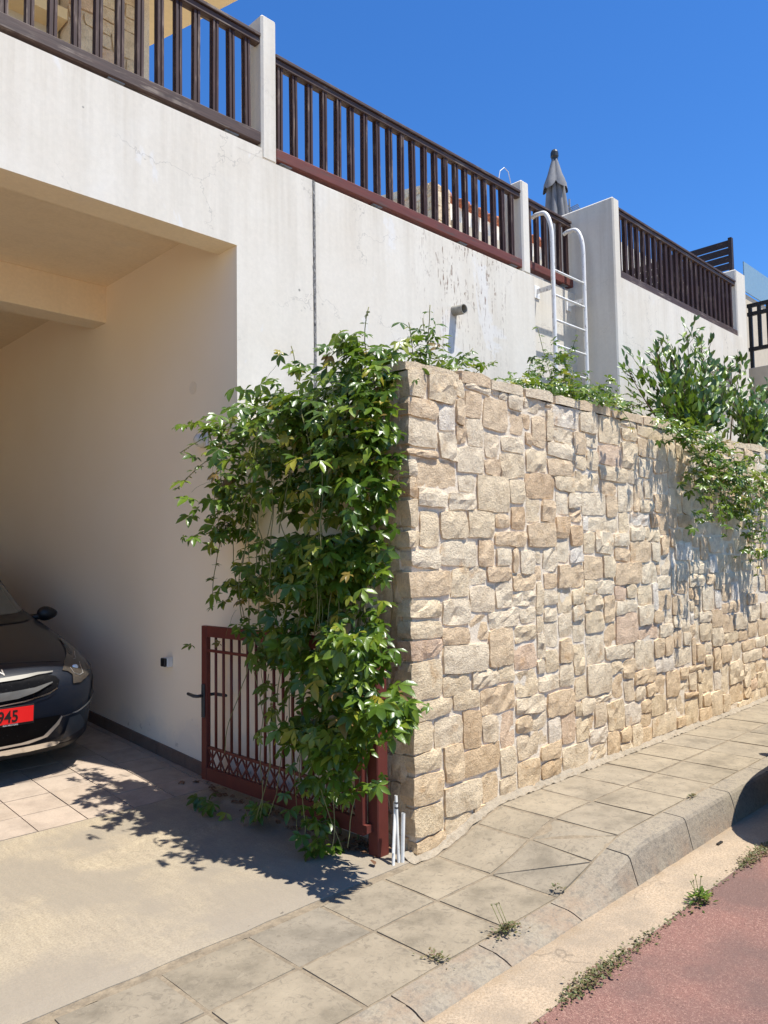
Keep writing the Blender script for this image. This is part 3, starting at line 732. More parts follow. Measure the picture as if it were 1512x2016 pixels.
for x in LX:
    obj('bracket', B((x - .006, x + .006, LY + .02, 4.629, 4.41, 4.46), (x - .05, x + .05, 4.618, 4.6285, 4.36, 4.50)), 'white_pipe', lad)

# ================================================================== parasol
um = thing('parasol', (8.80, 5.5, 4.40), 'closed grey garden parasol standing on the terrace behind the ladder', 'parasol')
def folded(rz, nf, amp, zs, jag=0, seed=0):
    bm = bmesh.new(); rings = []; N = nf * 8
    for (r, z_) in rz:
        ring = []
        for k in range(N):
            a = 2 * math.pi * k / N; w = abs(math.sin(a * nf / 2 + .3 * nz(a, seed))) ** .7
            rr = r * (1 - amp + amp * w * 1.25) * (1 + .08 * nz(a * 2.1, z_ * 3, seed)); ring.append(bm.verts.new((8.80 + rr * math.cos(a), 5.5 + rr * math.sin(a), z_ + (jag * (w - .5) if (r, z_) == rz[-1] else 0))))
        rings.append(ring)
    for a, b in zip(rings, rings[1:]):
        for k in range(N): bm.faces.new((a[k], a[(k + 1) % N], b[(k + 1) % N], b[k]))
    return bm
obj('canopy', folded([(.03, 6.90), (.07, 6.75), (.105, 6.55), (.135, 6.3), (.165, 6.0), (.185, 5.7), (.19, 5.4), (.15, 5.1)], 8, .42, 0, -.1, 3), 'canopy', um, smooth=True)
obj('vent_flap', folded([(.035, 6.94), (.06, 6.86), (.10, 6.72), (.15, 6.60), (.165, 6.54)], 5, .28, 0, -.12, 1), 'canopy', um, smooth=True)
bm = bmesh.new(); tube(bm, [(8.8, 5.5, 6.90), (8.8, 5.5, 6.95), (8.8, 5.5, 6.97), (8.8, 5.5, 7.03), (8.8, 5.5, 7.055), (8.8, 5.5, 7.07)], [.04, .045, .055, .052, .04, .02], 10); obj('finial', bm, 'dark_metal', um)
bm = bmesh.new(); tube(bm, [(8.8, 5.5, 4.42), (8.8, 5.5, 6.9)], .024, 10); obj('pole', bm, 'dark_metal', um)
obj('base', B((8.5, 9.1, 5.2, 5.8, 4.40, 4.46)), 'dark_metal', um, bevel=.01)

# ================================================================== screen, black railing, neighbours
sc_ = thing('privacy_screen', (11.6, 5.1, 4.40), 'dark wooden privacy screen of horizontal slats behind the right railing', 'screen')
for k in range(15): obj('slat', B((11.59, 11.601, 4.30, 6.05, 4.515 + k * .1165, 4.616 + k * .1165)), 'screen', sc_)
for y in (4.28, 5.15, 6.05): obj('screen_post', B((11.56, 11.63, y - .025, y + .025, 4.40, 6.27)), 'screen', sc_)
nw = thing('neighbour_wall', (12.4, 3.6, -.1), 'plain grey rendered wall at the far right beyond the shrub', 'wall')
obj('wall_body', B((11.95, 16, 2.95, 4.30, -.1, 4.345)), 'house_cream', nw, bevel=.006)
br = thing('black_railing', (12.3, 3.9, 4.345), 'black painted wooden railing on the grey wall at the right edge', 'railing')
pa, pb = Vector((12.06, 4.24, 0)), Vector((12.02, 3.0, 0))
def along(f): return pa + (pb - pa) * f
for zz in (4.62, 5.16, 5.29):
    bm = B((-.025, .025, -.62, .62, 0, .055)); bmesh.ops.translate(bm, verts=bm.verts, vec=(12.04, 3.62, zz)); obj('rail', bm, 'black_paint', br)
for k in range(10):
    y = 4.2 - k * .128; obj('baluster', B((12.018, 12.062, y - .024, y + .024, 4.36 if k % 4 == 0 else 4.64, 5.29)), 'black_paint', br)
nh = thing('neighbour_balcony', (19, 7.0, -.1), 'pale rendered house with a frosted glass balcony at the far right edge', 'house')
obj('wall', B((19.35, 26, 6.9, 9.0, -.1, 7.98)), 'house_cream', nh)
obj('wall', B((13.2, 16.6, 6.95, 9.0, -.1, 7.55)), 'neigh_white', nh)
obj('glass_panel', B((19.35, 26, 6.85, 6.872, 8.0, 8.75)), 'balcony_glass', nh)
# stone gable and tiled house seen through the long railing
tw = thing('stone_gable', (11.9, 10.8, 4.4), 'stone clad wall end rising behind the long railing', 'stone wall')
bm = bmesh.new()
prof = [(10.0, 4.4), (11.75, 4.4), (11.75, 9.52), (10.0, 9.22)]
a_ = [bm.verts.new((11.50, y, z_)) for y, z_ in prof]; b_ = [bm.verts.new((11.97, y, z_ - (.06 if z_ > 5 else 0))) for y, z_ in prof]
bm.faces.new(a_); bm.faces.new(b_[::-1])
for k in range(4): bm.faces.new((a_[k], a_[(k + 1) % 4], b_[(k + 1) % 4], b_[k]))
bmesh.ops.recalc_face_normals(bm, faces=bm.faces); obj('wall_core', bm, 'mortar', tw)
n = 0
for (i, j, w, h) in pack(12, 19, O2, r2):
    V, F = rock(w * .145 - .014, h * .145 - .014, .025, n, rough=.006, sub=.2); n += 1
    frame_mesh('stone', V, F, (11.50, 10.0 + (i + w / 2) * .145, 6.5 + (j + h / 2) * .145), Vector((0, -1, 0)), Vector((0, 0, 1)), Vector((-1, 0, 0)), 'stone', tw)
for (i, j, w, h) in pack(3, 18, O2, r2):
    V, F = rock(w * .155 - .014, h * .15 - .014, .025, n, rough=.006, sub=.2); n += 1
    frame_mesh('stone', V, F, (11.50 + (i + w / 2) * .155, 10.0, 6.5 + (j + h / 2) * .15), Vector((1, 0, 0)), Vector((0, 0, 1)), Vector((0, -1, 0)), 'stone', tw)
th_ = thing('tiled_house', (15, 11.5, 4.4), 'white house with a red clay tile eave seen through the long railing', 'house')
obj('wall', B((12.8, 22, 11.0, 13, 4.4, 9.66)), 'neigh_white', th_)
obj('lower_wall', B((12.3, 22, 10.2, 10.99, 4.4, 8.75)), 'house_cream', th_)
bm = bmesh.new(); tube(bm, [(0, -.22, 0), (0, .4, .18)], [.06, .055], 10); tme = mesh_of('roof_tile', bm, 'terracotta', True)
for k in range(38): link_mesh('roof_tile', tme, th_, (12.9 + k * .22 - 15, 11.0 - 11.5, 9.69 - 4.4))
an = thing('aerial', (11.97, 7.2, 4.4), 'thin television aerial on a pole behind the broad white pier', 'aerial')
bm = bmesh.new(); tube(bm, [(11.97, 7.2, 4.4), (11.97, 7.2, 8.02)], .018, 6); obj('mast', bm, 'steel', an)
bm = bmesh.new(); tube(bm, [(11.75, 7.1, 7.80), (12.45, 7.4, 7.95)], .012, 5)
for k in range(8): p = Vector((11.8 + k * .08, 7.12 + k * .035, 7.76 + k * .012)); tube(bm, [p + Vector((.06, -.16, .05)), p + Vector((-.06, .16, -.05))], .008, 4)
obj('antenna', bm, 'steel', an)

# ================================================================== gate
gt = thing('gate', (2.79, 3.8, .0), 'red brown metal gate leaf standing open along the garage wall, half covered by vine', 'gate')
GX, GT = 2.80, .035; ga, gb, zb_, zt_ = 3.02, 4.60, .112, 1.128
x0g, x1g = GX - .0, GX + GT
obj('stile', B((x0g, x1g, gb - .062, gb, zb_, zt_)), 'gate', gt, bevel=.003); obj('stile', B((x0g, x1g, ga, ga + .062, zb_, zt_)), 'gate', gt, bevel=.003)
obj('top_rail', B((x0g + .002, x1g - .002, ga + .062, gb - .062, zt_ - .072, zt_)), 'gate', gt, bevel=.003)
obj('bottom_rail', B((x0g + .002, x1g - .002, ga + .062, gb - .062, zb_, zb_ + .085)), 'gate', gt, bevel=.003)
obj('cross_bar', B((x0g + .008, x1g - .008, ga + .062, gb - .062, zt_ - .172, zt_ - .155)), 'gate', gt)
obj('cross_bar', B((x0g + .008, x1g - .008, ga + .062, gb - .062, zb_ + .205, zb_ + .222)), 'gate', gt)
bm = bmesh.new(); tube(bm, [(0, 0, 0), (0, 0, zt_ - .072 - zb_ - .222)], .0095, 8); bme = mesh_of('bar', bm, 'gate', True)
nb = 15
for k in range(nb): link_mesh('bar', bme, gt, (GX + GT / 2 - gt.location.x, ga + .062 + (gb - ga - .124) * (k + 1) / (nb + 1) - gt.location.y, zb_ + .222))
bm = bmesh.new(); nl = 15; w = (gb - ga - .124) / nl; z0_, z1_ = zb_ + .085, zb_ + .205; xm = GX + GT / 2
for k in range(nl):
    y0 = ga + .062 + k * w
    for (a, b) in (((y0, z0_), (y0 + w, z1_)), ((y0, z1_), (y0 + w, z0_)), ((y0 + w / 2, z0_), (y0 + w / 2, z1_))):
        tube(bm, [(xm, a[0], a[1]), (xm, b[0], b[1])], .006, 4)
obj('lattice', bm, 'gate', gt)
obj('lock_plate', B((GX - .012, GX - .0005, gb - .052, gb - .015, .52, .74)), 'handle', gt, bevel=.004)
bm = bmesh.new(); tube(bm, [(GX - .01, gb - .034, .665), (GX - .05, gb - .034, .665), (GX - .058, gb - .0, .665), (GX - .058, gb + .075, .672)], [.011, .011, .012, .010], 8)
tube(bm, [(GX + GT, gb - .034, .665), (GX + GT + .045, gb - .034, .665), (GX + GT + .05, gb - .07, .665), (GX + GT + .05, gb - .17, .668)], [.011, .011, .012, .010], 8); obj('handle', bm, 'handle', gt, smooth=True)
gp = thing('gate_post', (2.88, 2.99, 0), 'red brown square steel gate post beside the end of the stone wall', 'post')
obj('shaft', B((2.845, 2.925, 2.95, 3.03, .0, 1.17)), 'gate', gp, bevel=.006)
obj('hinge', B((2.80, 2.846, 2.99, 3.022, .13, .17), (2.80, 2.846, 2.99, 3.022, .95, .99)), 'gate', gp)
for k, (x, y, h, dx, dy, r) in enumerate([(2.842, 2.842, .30, .052, .03, .0085), (2.888, 2.848, .335, .0, .012, .0085), (2.905, 2.838, .245, .008, -.005, .0105)]):
    t = thing('pipe_stub', (x, y, 0), ['thin white plastic pipe leaning left beside the gate post', 'middle white plastic pipe with black ties at the wall foot', 'short thick white plastic pipe against the stone corner'][k], 'pipe', 'white pipes at the foot of the stone wall')
    bm = bmesh.new(); tube(bm, [(x, y, -.01), (x + dx, y + dy, h)], r, 12, cap=False); tube(bm, [(x + dx, y + dy, h), (x, y, h * .2)], r * .8, 12, cap=False)
    a = [v for v in bm.verts]; 
    obj('tube', bm, 'pvc', t, smooth=True)
    if k == 1:
        for zz in (.27, .295):
            bm = bmesh.new(); tube(bm, [(x + dx * zz / h, y + dy * zz / h, zz), (x + dx * zz / h, y + dy * zz / h, zz + .007)], r * 1.2, 10); obj('tie', bm, 'black_plastic', t)

# ================================================================== cars
CARS = {}
SL_CAR = [(.13, .28, .80, 4.20), (.165, .14, .865, 4.30), (.24, .06, .905, 4.35), (.34, .03, .903, 4.37), (.44, .012, .910, 4.38), (.54, .0, .913, 4.39), (.63, .008, .913, 4.39),
          (.70, .035, .91, 4.38), (.755, .085, .902, 4.37), (.795, .17, .889, 4.35), (.83, .30, .872, 4.33), (.868, .50, .855, 4.32), (.905, .74, .842, 4.31), (.938, .96, .830, 4.30), (.965, 1.12, .815, 4.29),
          (1.0, 1.20, .785, 4.27), (1.10, 1.37, .75, 4.2), (1.22, 1.58, .705, 4.12), (1.33, 1.82, .655, 4.0), (1.41, 2.05, .60, 3.86), (1.455, 2.32, .53, 3.62), (1.478, 2.65, .42, 3.3), (1.484, 2.9, .2, 3.1)]
def outline(fy, W, ry, N=56, p=4.6):
    c = (fy + ry) / 2; L = (ry - fy) / 2; o = []
    for k in range(N):
        a = 2 * math.pi * (k + .5) / N; ca, sa = math.cos(a), math.sin(a)
        o.append((W * math.copysign(abs(ca) ** (2 / p), ca), c + L * math.copysign(abs(sa) ** (2 / p), sa)))
    return o
def car_body():
    bm = bmesh.new(); rings = [[bm.verts.new((x, y, z_)) for x, y in outline(f, W, r, p=4.8 if z_ < .72 else 3.9)] for z_, f, W, r in SL_CAR]
    for a, b in zip(rings, rings[1:]):
        for k in range(len(a)): bm.faces.new((a[k], a[(k + 1) % len(a)], b[(k + 1) % len(a)], b[k]))
    bm.faces.new(rings[0][::-1]); bm.faces.new(rings[-1])
    bmesh.ops.recalc_face_normals(bm, faces=bm.faces); return bm
def make_car(loc, rot, label, cat):
    car = thing('car', loc, label, cat); car.rotation_euler = rot
    bm = car_body(); bvh = BVHTree.FromBMesh(bm)
    def child(name, b, mat, smooth=False, parent=None):
        return link_mesh(name, mesh_of(name, b, mat, smooth), parent or car)
    body = child('body', bm, 'paint', True)
    def patch(name, poly, mat, eps=.004, axis='y', mirror=False, cuts=3, parent=None, thick=.0):
        for s in ((1, -1) if mirror else (1,)):
            pts = [(s * a if axis == 'y' else a, b) for a, b in poly]
            b = bmesh.new(); vs_ = [b.verts.new((x, 0, z_)) for x, z_ in pts]; b.faces.new(vs_)
            bmesh.ops.triangulate(b, faces=b.faces, ngon_method='EAR_CLIP'); 
            for _ in range(7):
                le = [e for e in b.edges if e.calc_length() > .055]
                if not le: break
                bmesh.ops.subdivide_edges(b, edges=le, cuts=1); bmesh.ops.triangulate(b, faces=b.faces)
            for sgn in ((1,) if axis == 'y' else (1, -1)):
                bb = b.copy(); miss = []
                for v in bb.verts:
                    if axis == 'y':
                        hit = bvh.ray_cast(Vector((v.co.x, -3, v.co.z)), Vector((0, 1, 0)))
                        if hit[0] is not None: v.co = hit[0] + hit[1] * eps + Vector((0, -eps * .5, 0))
                        else: miss.append(v)
                    else:
                        y, z_ = v.co.x, v.co.z
                        hit = bvh.ray_cast(Vector((3 * sgn, y, z_)), Vector((-sgn, 0, 0)))
                        if hit[0] is not None: v.co = hit[0] + hit[1] * eps
                        else: miss.append(v)
                if miss: bmesh.ops.delete(bb, geom=miss, context='VERTS')
                bmesh.ops.recalc_face_normals(bb, faces=bb.faces); child(name, bb, mat, True, parent)
            b.free()
    patch('windscreen', [(-.70, .995), (.70, .995), (.66, 1.08), (.605, 1.2), (.55, 1.31), (.49, 1.375), (.40, 1.39), (-.40, 1.39), (-.49, 1.375), (-.55, 1.31), (-.605, 1.2), (-.66, 1.08)], 'car_glass', .007)
    patch('screen_surround', [(-.775, .985), (.775, .985), (.745, 1.08), (.692, 1.22), (.63, 1.34), (.57, 1.405), (-.57, 1.405), (-.63, 1.34), (-.692, 1.22), (-.745, 1.08)], 'black_plastic', .003)
    patch('cowl', [(-.79, .948), (.79, .948), (.77, .99), (-.77, .99)], 'black_plastic', .006)
    patch('side_window', [(1.75, 1.01), (2.9, 1.02), (2.9, 1.40), (2.25, 1.39), (1.95, 1.25)], 'car_glass', .004, axis='x')
    patch('side_window', [(2.97, 1.02), (3.75, 1.04), (3.6, 1.34), (2.97, 1.40)], 'car_glass', .004, axis='x')
    patch('grille', [(-.36, .724), (.36, .724), (.415, .708), (.438, .68), (.42, .635), (.34, .605), (.2, .578), (0, .565), (-.2, .578), (-.34, .605), (-.42, .635), (-.438, .68), (-.415, .708)], 'grille', .005)
    patch('grille_trim', [(0, .706), (.18, .712), (.30, .726), (.40, .730), (.405, .736), (.30, .740), (.15, .734), (0, .726)], 'dark_chrome', .012, mirror=True, cuts=2)
    patch('grille_bar', [(0, .592), (.15, .600), (.28, .630), (.385, .672), (.38, .678), (.26, .655), (.12, .646), (0, .643)], 'dark_chrome', .014, mirror=True, cuts=2)
    patch('grille_line', [(0, .560), (.2, .572), (.36, .602), (.42, .632), (.41, .634), (.35, .610), (.2, .580), (0, .567)], 'chrome', .010, mirror=True, cuts=1)
    patch('lower_grille', [(-.45, .445), (.45, .445), (.42, .395), (.34, .318), (.2, .296), (0, .290), (-.2, .296), (-.34, .318), (-.42, .395)], 'grille', .005)
    patch('lip', [(0, .288), (.2, .294), (.34, .316), (.42, .395), (.452, .44), (.46, .432), (.44, .38), (.37, .305), (.25, .279), (0, .272)], 'satin_chrome', .010, mirror=True, cuts=1)
    patch('skid_plate', [(0, .226), (.25, .228), (.44, .240), (.47, .252), (.40, .268), (.25, .266), (0, .262)], 'chrome', .016, mirror=True, cuts=2)
    patch('sill_trim', [(-.80, .175), (.80, .175), (.85, .215), (.5, .222), (-.5, .222), (-.85, .215)], 'black_plastic', .004)
    patch('fog_trim', [(.462, .428), (.58, .440), (.70, .475), (.80, .52), (.80, .530), (.69, .486), (.58, .450), (.462, .437)], 'chrome', .010, mirror=True, cuts=1)
    patch('fog_panel', [(.515, .415), (.60, .42), (.67, .33), (.66, .305), (.48, .262)], 'panel_blue', .012, mirror=True, cuts=2)
    patch('air_vent', [(.71, .52), (.75, .60), (.82, .655), (.895, .64), (.905, .46), (.80, .44), (.72, .47)], 'black_plastic', .005, mirror=True, cuts=2)
    lampp = [(.478, .732), (.53, .775), (.60, .805), (.665, .835), (.70, .862), (.735, .835), (.765, .78), (.765, .73), (.70, .675), (.60, .640), (.535, .645), (.54, .70), (.515, .722)]
    patch('headlight', lampp, 'lamp', .007, mirror=True, cuts=2)
    for s in (1, -1):
        b = bmesh.new(); hit = bvh.ray_cast(Vector((s * .592, -3, .735)), Vector((0, 1, 0)))[0]
        bmesh.ops.create_uvsphere(b, u_segments=12, v_segments=8, radius=.026); bmesh.ops.scale(b, vec=(1, .5, .85), verts=b.verts); bmesh.ops.translate(b, vec=hit + Vector((0, -.008, 0)), verts=b.verts); child('lamp_lens', b, 'lens', True)
        b = bmesh.new(); pts = []
        for (x, z_) in [(.548, .742), (.556, .71), (.595, .692), (.63, .70), (.645, .735), (.66, .752), (.70, .742)]:
            h_ = bvh.ray_cast(Vector((s * x, -3, z_)), Vector((0, 1, 0)))[0]; pts.append(h_ + Vector((s * .004, -.012, 0)))
        tube(b, pts, .0032, 5)
        pts = []
        for (x, z_) in [(.62, .775), (.65, .772), (.665, .79), (.70, .80)]:
            h_ = bvh.ray_cast(Vector((s * x, -3, z_)), Vector((0, 1, 0)))[0]; pts.append(h_ + Vector((s * .004, -.012, 0)))
        tube(b, pts, .0032, 5); child('light_guide', b, 'satin_chrome')
        # mirror
        b = bmesh.new(); bmesh.ops.create_uvsphere(b, u_segments=16, v_segments=10, radius=1)
        for v in b.verts: v.co = Vector((v.co.x * .086, v.co.y * .06, v.co.z * .060 * (1 - .25 * v.co.x * s)))
        bmesh.ops.translate(b, vec=(s * .885, 1.45, .965), verts=b.verts); tube(b, [(s * .75, 1.46, .935), (s * .85, 1.45, .945)], .026, 8); child('wing_mirror', b, 'black_plastic', True)
        for y in (.88, 3.52):
            b = bmesh.new(); tube(b, [(s * .70, y, .325), (s * .72, y, .325), (s * .865, y, .325), (s * .885, y, .325)], [.30, .325, .325, .30], 28); w_ = child('wheel', b, 'rubber')
            b = bmesh.new(); tube(b, [(s * .875, y, .325), (s * .893, y, .325)], [.215, .205], 20); child('rim', b, 'satin_chrome', False, w_)
    patch('wheel_arch', [(.88 + .385 * math.cos(a), .33 + .385 * math.sin(a)) for a in [2 * math.pi * k / 22 for k in range(22)] if .33 + .385 * math.sin(a) > .17], 'black_plastic', .003, axis='x', cuts=1)
    patch('wheel_arch', [(3.52 + .385 * math.cos(a), .33 + .385 * math.sin(a)) for a in [2 * math.pi * k / 22 for k in range(22)] if .33 + .385 * math.sin(a) > .17], 'black_plastic', .003, axis='x', cuts=1)
    # bonnet shut line
    b = bmesh.new(); pts = []
    for k in range(-12, 13):
        x = k / 12 * .50; z_ = .806 - .1 * (x) ** 2; h_ = bvh.ray_cast(Vector((x, -3, z_)), Vector((0, 1, 0)))[0]; pts.append(h_ + Vector((0, -.0005, .0005)))
    tube(b, pts, .0035, 4); child('bonnet_gap', b, 'black_plastic')
    b = bmesh.new(); tube(b, [(-.55, 1.10, .972), (.06, 1.09, .985), (.30, 1.11, .985)], .007, 5); tube(b, [(.28, 1.12, .985), (.33, 1.03, .957)], .012, 5); child('wiper', b, 'black_plastic')
    # badge strokes, plate and lettering
    h_ = bvh.ray_cast(Vector((0, -3, .762)), Vector((0, 1, 0)))
    b = bmesh.new(); q = .0075
    for seg in ([(-.095, -.014), (-.095, .015)], [(-.093, -.002), (-.052, .014), (-.046, .014)], [(-.083, .001), (-.046, -.014), (-.012, .014)], [(-.012, .014), (-.012, -.014)], [(-.012, -.014), (.028, .014), (.048, .014), (.088, -.008)], [(.088, .014), (.088, -.014)]):
        for (a0, a1) in zip(seg, seg[1:]):
            d = Vector((a1[0] - a0[0], a1[1] - a0[1])).normalized() * .002; n_ = Vector((-d.y, d.x)).normalized() * q / 2
            c4 = [(a0[0] - d.x + n_.x, a0[1] - d.y + n_.y), (a1[0] + d.x + n_.x, a1[1] + d.y + n_.y), (a1[0] + d.x - n_.x, a1[1] + d.y - n_.y), (a0[0] - d.x - n_.x, a0[1] - d.y - n_.y)]
            lo = []; hi = []
            for (x, z_) in c4:
                hh = bvh.ray_cast(Vector((x, -3, .762 + z_)), Vector((0, 1, 0)))[0]; lo.append(b.verts.new(hh + Vector((0, .002, 0)))); hi.append(b.verts.new(hh + Vector((0, -.006, 0))))
            b.faces.new(hi); 
            for k in range(4): b.faces.new((lo[k], lo[(k + 1) % 4], hi[(k + 1) % 4], hi[k]))
    bmesh.ops.recalc_face_normals(b, faces=b.faces); child('badge', b, 'satin_chrome')
    def text(s, size, x, y, z_, mat, name, parent, bold=0, sx=1):
        cu = bpy.data.curves.new(name, 'FONT'); cu.body = s; cu.size = size; cu.align_x = 'RIGHT'; cu.extrude = .0006; cu.offset = bold
        tmp = bpy.data.objects.new('tmp', cu); COL.objects.link(tmp); bpy.context.view_layer.update()
        me = bpy.data.meshes.new_from_object(tmp.evaluated_get(bpy.context.evaluated_depsgraph_get())); bpy.data.objects.remove(tmp)
        me.materials.clear(); me.materials.append(MAT[mat])
        o = link_mesh(name, me, parent, (x, y, z_), (R(90), 0, 0)); o.scale = (sx, 1, 1); return o
    pl = bmesh.new(); box(pl, -.275, .252, -.030, -.010, .432, .555); fr = child('plate_frame', pl, 'black_plastic')
    pl = bmesh.new(); box(pl, -.265, .245, -.034, -.0302, .447, .549); pt = child('number_plate', pl, 'plate_red', False, fr)
    text('945', .108, .150, -.0352, .4585, 'plate_black', 'number_digits', fr, .0018, .82)
    text('KIA MOTORS', .016, .150, -.0312, .4345, 'print_white', 'dealer_lettering', fr, .0002)
    return car
make_car((1.74, 5.425, zdrv(5.425) - .0), (math.atan(SL), 0, 0), 'dark blue grey hatchback with a red number plate parked in the garage', 'car')
make_car((4.48, .85, -.034), (0, 0, R(-90)), 'dark car parked by the kerb, only its front corner in view at right', 'car')

# ================================================================== vegetation
def leaf_palmate(r, lobes=5):
    """five lobed climbing leaf; petiole at origin, midrib along +y, slightly cupped; one connected island"""
    V = [(0, 0, 0)]; F = []
    angs = {5: [-98, -48, 0, 48, 98], 3: [-62, 0, 62], 1: [0]}[lobes]; lens = {5: [.62, .88, 1, .88, .62], 3: [.8, 1, .8], 1: [1.05]}[lobes]
    for a, L in zip(angs, lens):
        a = R(a + r.uniform(-7, 7)); L *= r.uniform(.9, 1.1); w = L * (.215 if lobes > 1 else .36); ca, sa = math.cos(a), math.sin(a); dr = r.uniform(.05, .62)
        def P(u, v, h): return (u * ca + v * sa, v * ca - u * sa, h - dr * (v * v))
        b = len(V); fo = r.uniform(.02, .07); tw = r.uniform(-.05, .05)
        V += [P(-w * .38, L * .2, .0), P(w * .38, L * .2, .0), P(-w, L * .52, fo + tw), P(0, L * .52, -.02), P(w, L * .52, fo - tw), P(-w * .72, L * .8, fo + tw), P(0, L * .8, -.015), P(w * .72, L * .8, fo - tw), P(0, L * 1.03, 0)]
        F += [(0, b + 1, b), (b, b + 1, b + 3), (b, b + 3, b + 2), (b + 1, b + 4, b + 3), (b + 2, b + 3, b + 6, b + 5), (b + 3, b + 4, b + 7, b + 6), (b + 5, b + 6, b + 8), (b + 6, b + 7, b + 8)]
    return V, F
def leaf_oval(r):
    V, F = [(0, 0, 0)], []; w = r.uniform(.19, .26); cv = r.uniform(-.1, .25)
    pr = [(.2, .6), (.5, 1), (.8, .65)]
    for t_, k in pr: V += [(-w * k, t_, .06 * k - cv * t_ * t_), (0, t_, -.02 - cv * t_ * t_), (w * k, t_, .06 * k - cv * t_ * t_)]
    V.append((0, 1.02, -cv)); F = [(0, 2, 1), (0, 3, 2)]
    for j in range(2): b = 1 + 3 * j; F += [(b, b + 1, b + 4, b + 3), (b + 1, b + 2, b + 5, b + 4)]
    F += [(7, 8, 10), (8, 9, 10)]; return V, F
def leaf_small(r):
    w = .32; return [(0, 0, 0), (-w, .5, .06), (0, .5, 0), (w, .5, .06), (0, 1, -.05)], [(0, 2, 1), (0, 3, 2), (1, 2, 4), (2, 3, 4)]
rl = random.Random(11)
LEAFS = {'vine': [leaf_palmate(rl, rl.choice([5, 5, 5, 3])) for _ in range(14)], 'oval': [leaf_oval(rl) for _ in range(10)], 'small': [leaf_small(rl)], 'round': [leaf_palmate(rl, 1) for _ in range(6)]}
LMESH = {}
def leaf_mesh(kind, k, mat):
    if (kind, k, mat) not in LMESH:
        V, F = LEAFS[kind][k]; me = bpy.data.meshes.new('leaf'); me.from_pydata(V, [], F); me.materials.append(MAT[mat])
        for p in me.polygons: p.use_smooth = True
        LMESH[kind, k, mat] = me
    return LMESH[kind, k, mat]
def basis(direction, up):
    d = direction.normalized(); z_ = (up - d * up.dot(d)); z_ = z_.normalized() if z_.length > 1e-3 else d.orthogonal().normalized(); x_ = d.cross(z_)
    return Matrix((x_, d, z_)).transposed()
class Plant:
    def __init__(s, name, loc, label, cat, leafmat, stem='vine_stem', group=None):
        s.t = thing(name, loc, label, cat, group); s.mat = leafmat; s.L = []; s.stem = bmesh.new(); s.sm = stem
    def leaf(s, p, d, up, size, kind='vine'): s.L.append((Vector(p), basis(Vector(d), Vector(up)), size, kind, rl.randrange(len(LEAFS[kind]))))
    def tube(s, pts, r, n=4): tube(s.stem, pts, r, n)
    def done(s, singles, key, name='leaf'):
        L = sorted(s.L, key=key); base = Vector(s.t.location)
        for (p, m, size, kind, k) in L[:singles]:
            o = bpy.data.objects.new(name, leaf_mesh(kind, k, s.mat)); o.matrix_local = Matrix.LocRotScale(p - base, m.to_quaternion(), Vector((size,) * 3)); o.parent = s.t; COL.objects.link(o)
        vv, ff = [], []
        for (p, m, size, kind, k) in L[singles:]:
            V, F = LEAFS[kind][k]; b = len(vv); A = np.array(V) @ (np.array(m).T * size) + np.array(p - base); vv += A.tolist(); ff += [tuple(q + b for q in f) for f in F]
        if vv:
            me = bpy.data.meshes.new('foliage'); me.from_pydata(vv, [], ff); me.materials.append(MAT[s.mat])
            for p in me.polygons: p.use_smooth = True
            o = link_mesh('foliage', me, s.t); o['kind'] = 'stuff'
        if len(s.stem.verts): 
            bmesh.ops.translate(s.stem, verts=s.stem.verts, vec=-base); link_mesh('stem', mesh_of('stem', s.stem, s.sm, True), s.t)['kind'] = 'stuff'
        else: s.stem.free()
        return s.t
def droop(pts0, d0, L, n, sag, wob, r):
    p = Vector(pts0); d = Vector(d0).normalized(); pts = [p.copy()]
    for k in range(n):
        d = (d + Vector((r.uniform(-wob, wob), r.uniform(-wob, wob), r.uniform(-wob, wob) - sag))).normalized(); p = p + d * L / n; pts.append(p.copy())
    return pts
r3 = random.Random(33)
CAMP = Vector((0, 0, 1.55))
def gauss(): return max(-1.6, min(1.6, r3.gauss(0, .55)))
vine = Plant('passion_vine', (2.9, 3.3, .0), 'big glossy green climber hanging over the wall end and the red gate', 'climbing plant', 'vine_leaf')
CL = [(3.28, 2.41, .6, .26, 330), (2.94, 2.50, .2, .14, 80), (3.76, 2.49, .3, .16, 90), (4.2, 2.39, .2, .12, 40), (4.44, 2.49, .16, .05, 9), (3.16, 2.03, .45, .25, 260), (2.84, 2.08, .12, .22, 90), (3.56, 2.07, .30, .18, 90),
      (4.14, 2.02, .24, .19, 54), (4.2, 1.77, .18, .16, 32), (4.03, 1.45, .24, .16, 46), (3.29, 1.68, .36, .22, 190), (3.02, 1.72, .12, .21, 80), (3.57, 1.48, .24, .17, 55), (3.3, 1.34, .33, .22, 190), (3.05, 1.43, .10, .16, 60),
      (3.22, 1.04, .36, .22, 230), (2.84, 1.07, .12, .15, 90), (2.98, .83, .32, .18, 200), (2.63, .82, .13, .09, 60), (3.57, 1.1, .2, .14, 45), (3.31, .62, .26, .16, 75), (2.98, .60, .2, .15, 70), (2.91, .43, .10, .1, 18),
      (3.27, .3, .15, .13, 26), (3.23, .12, .09, .1, 16), (3.19, .02, .05, .03, 6), (4.21, .06, .17, .04, 18), (3.78, .12, .13, .05, 14), (4.26, 1.05, .07, .04, 5), (3.66, 2.71, .06, .08, 8), (3.1, 2.74, .14, .09, 34), (3.32, 2.68, .2, .09, 40)]
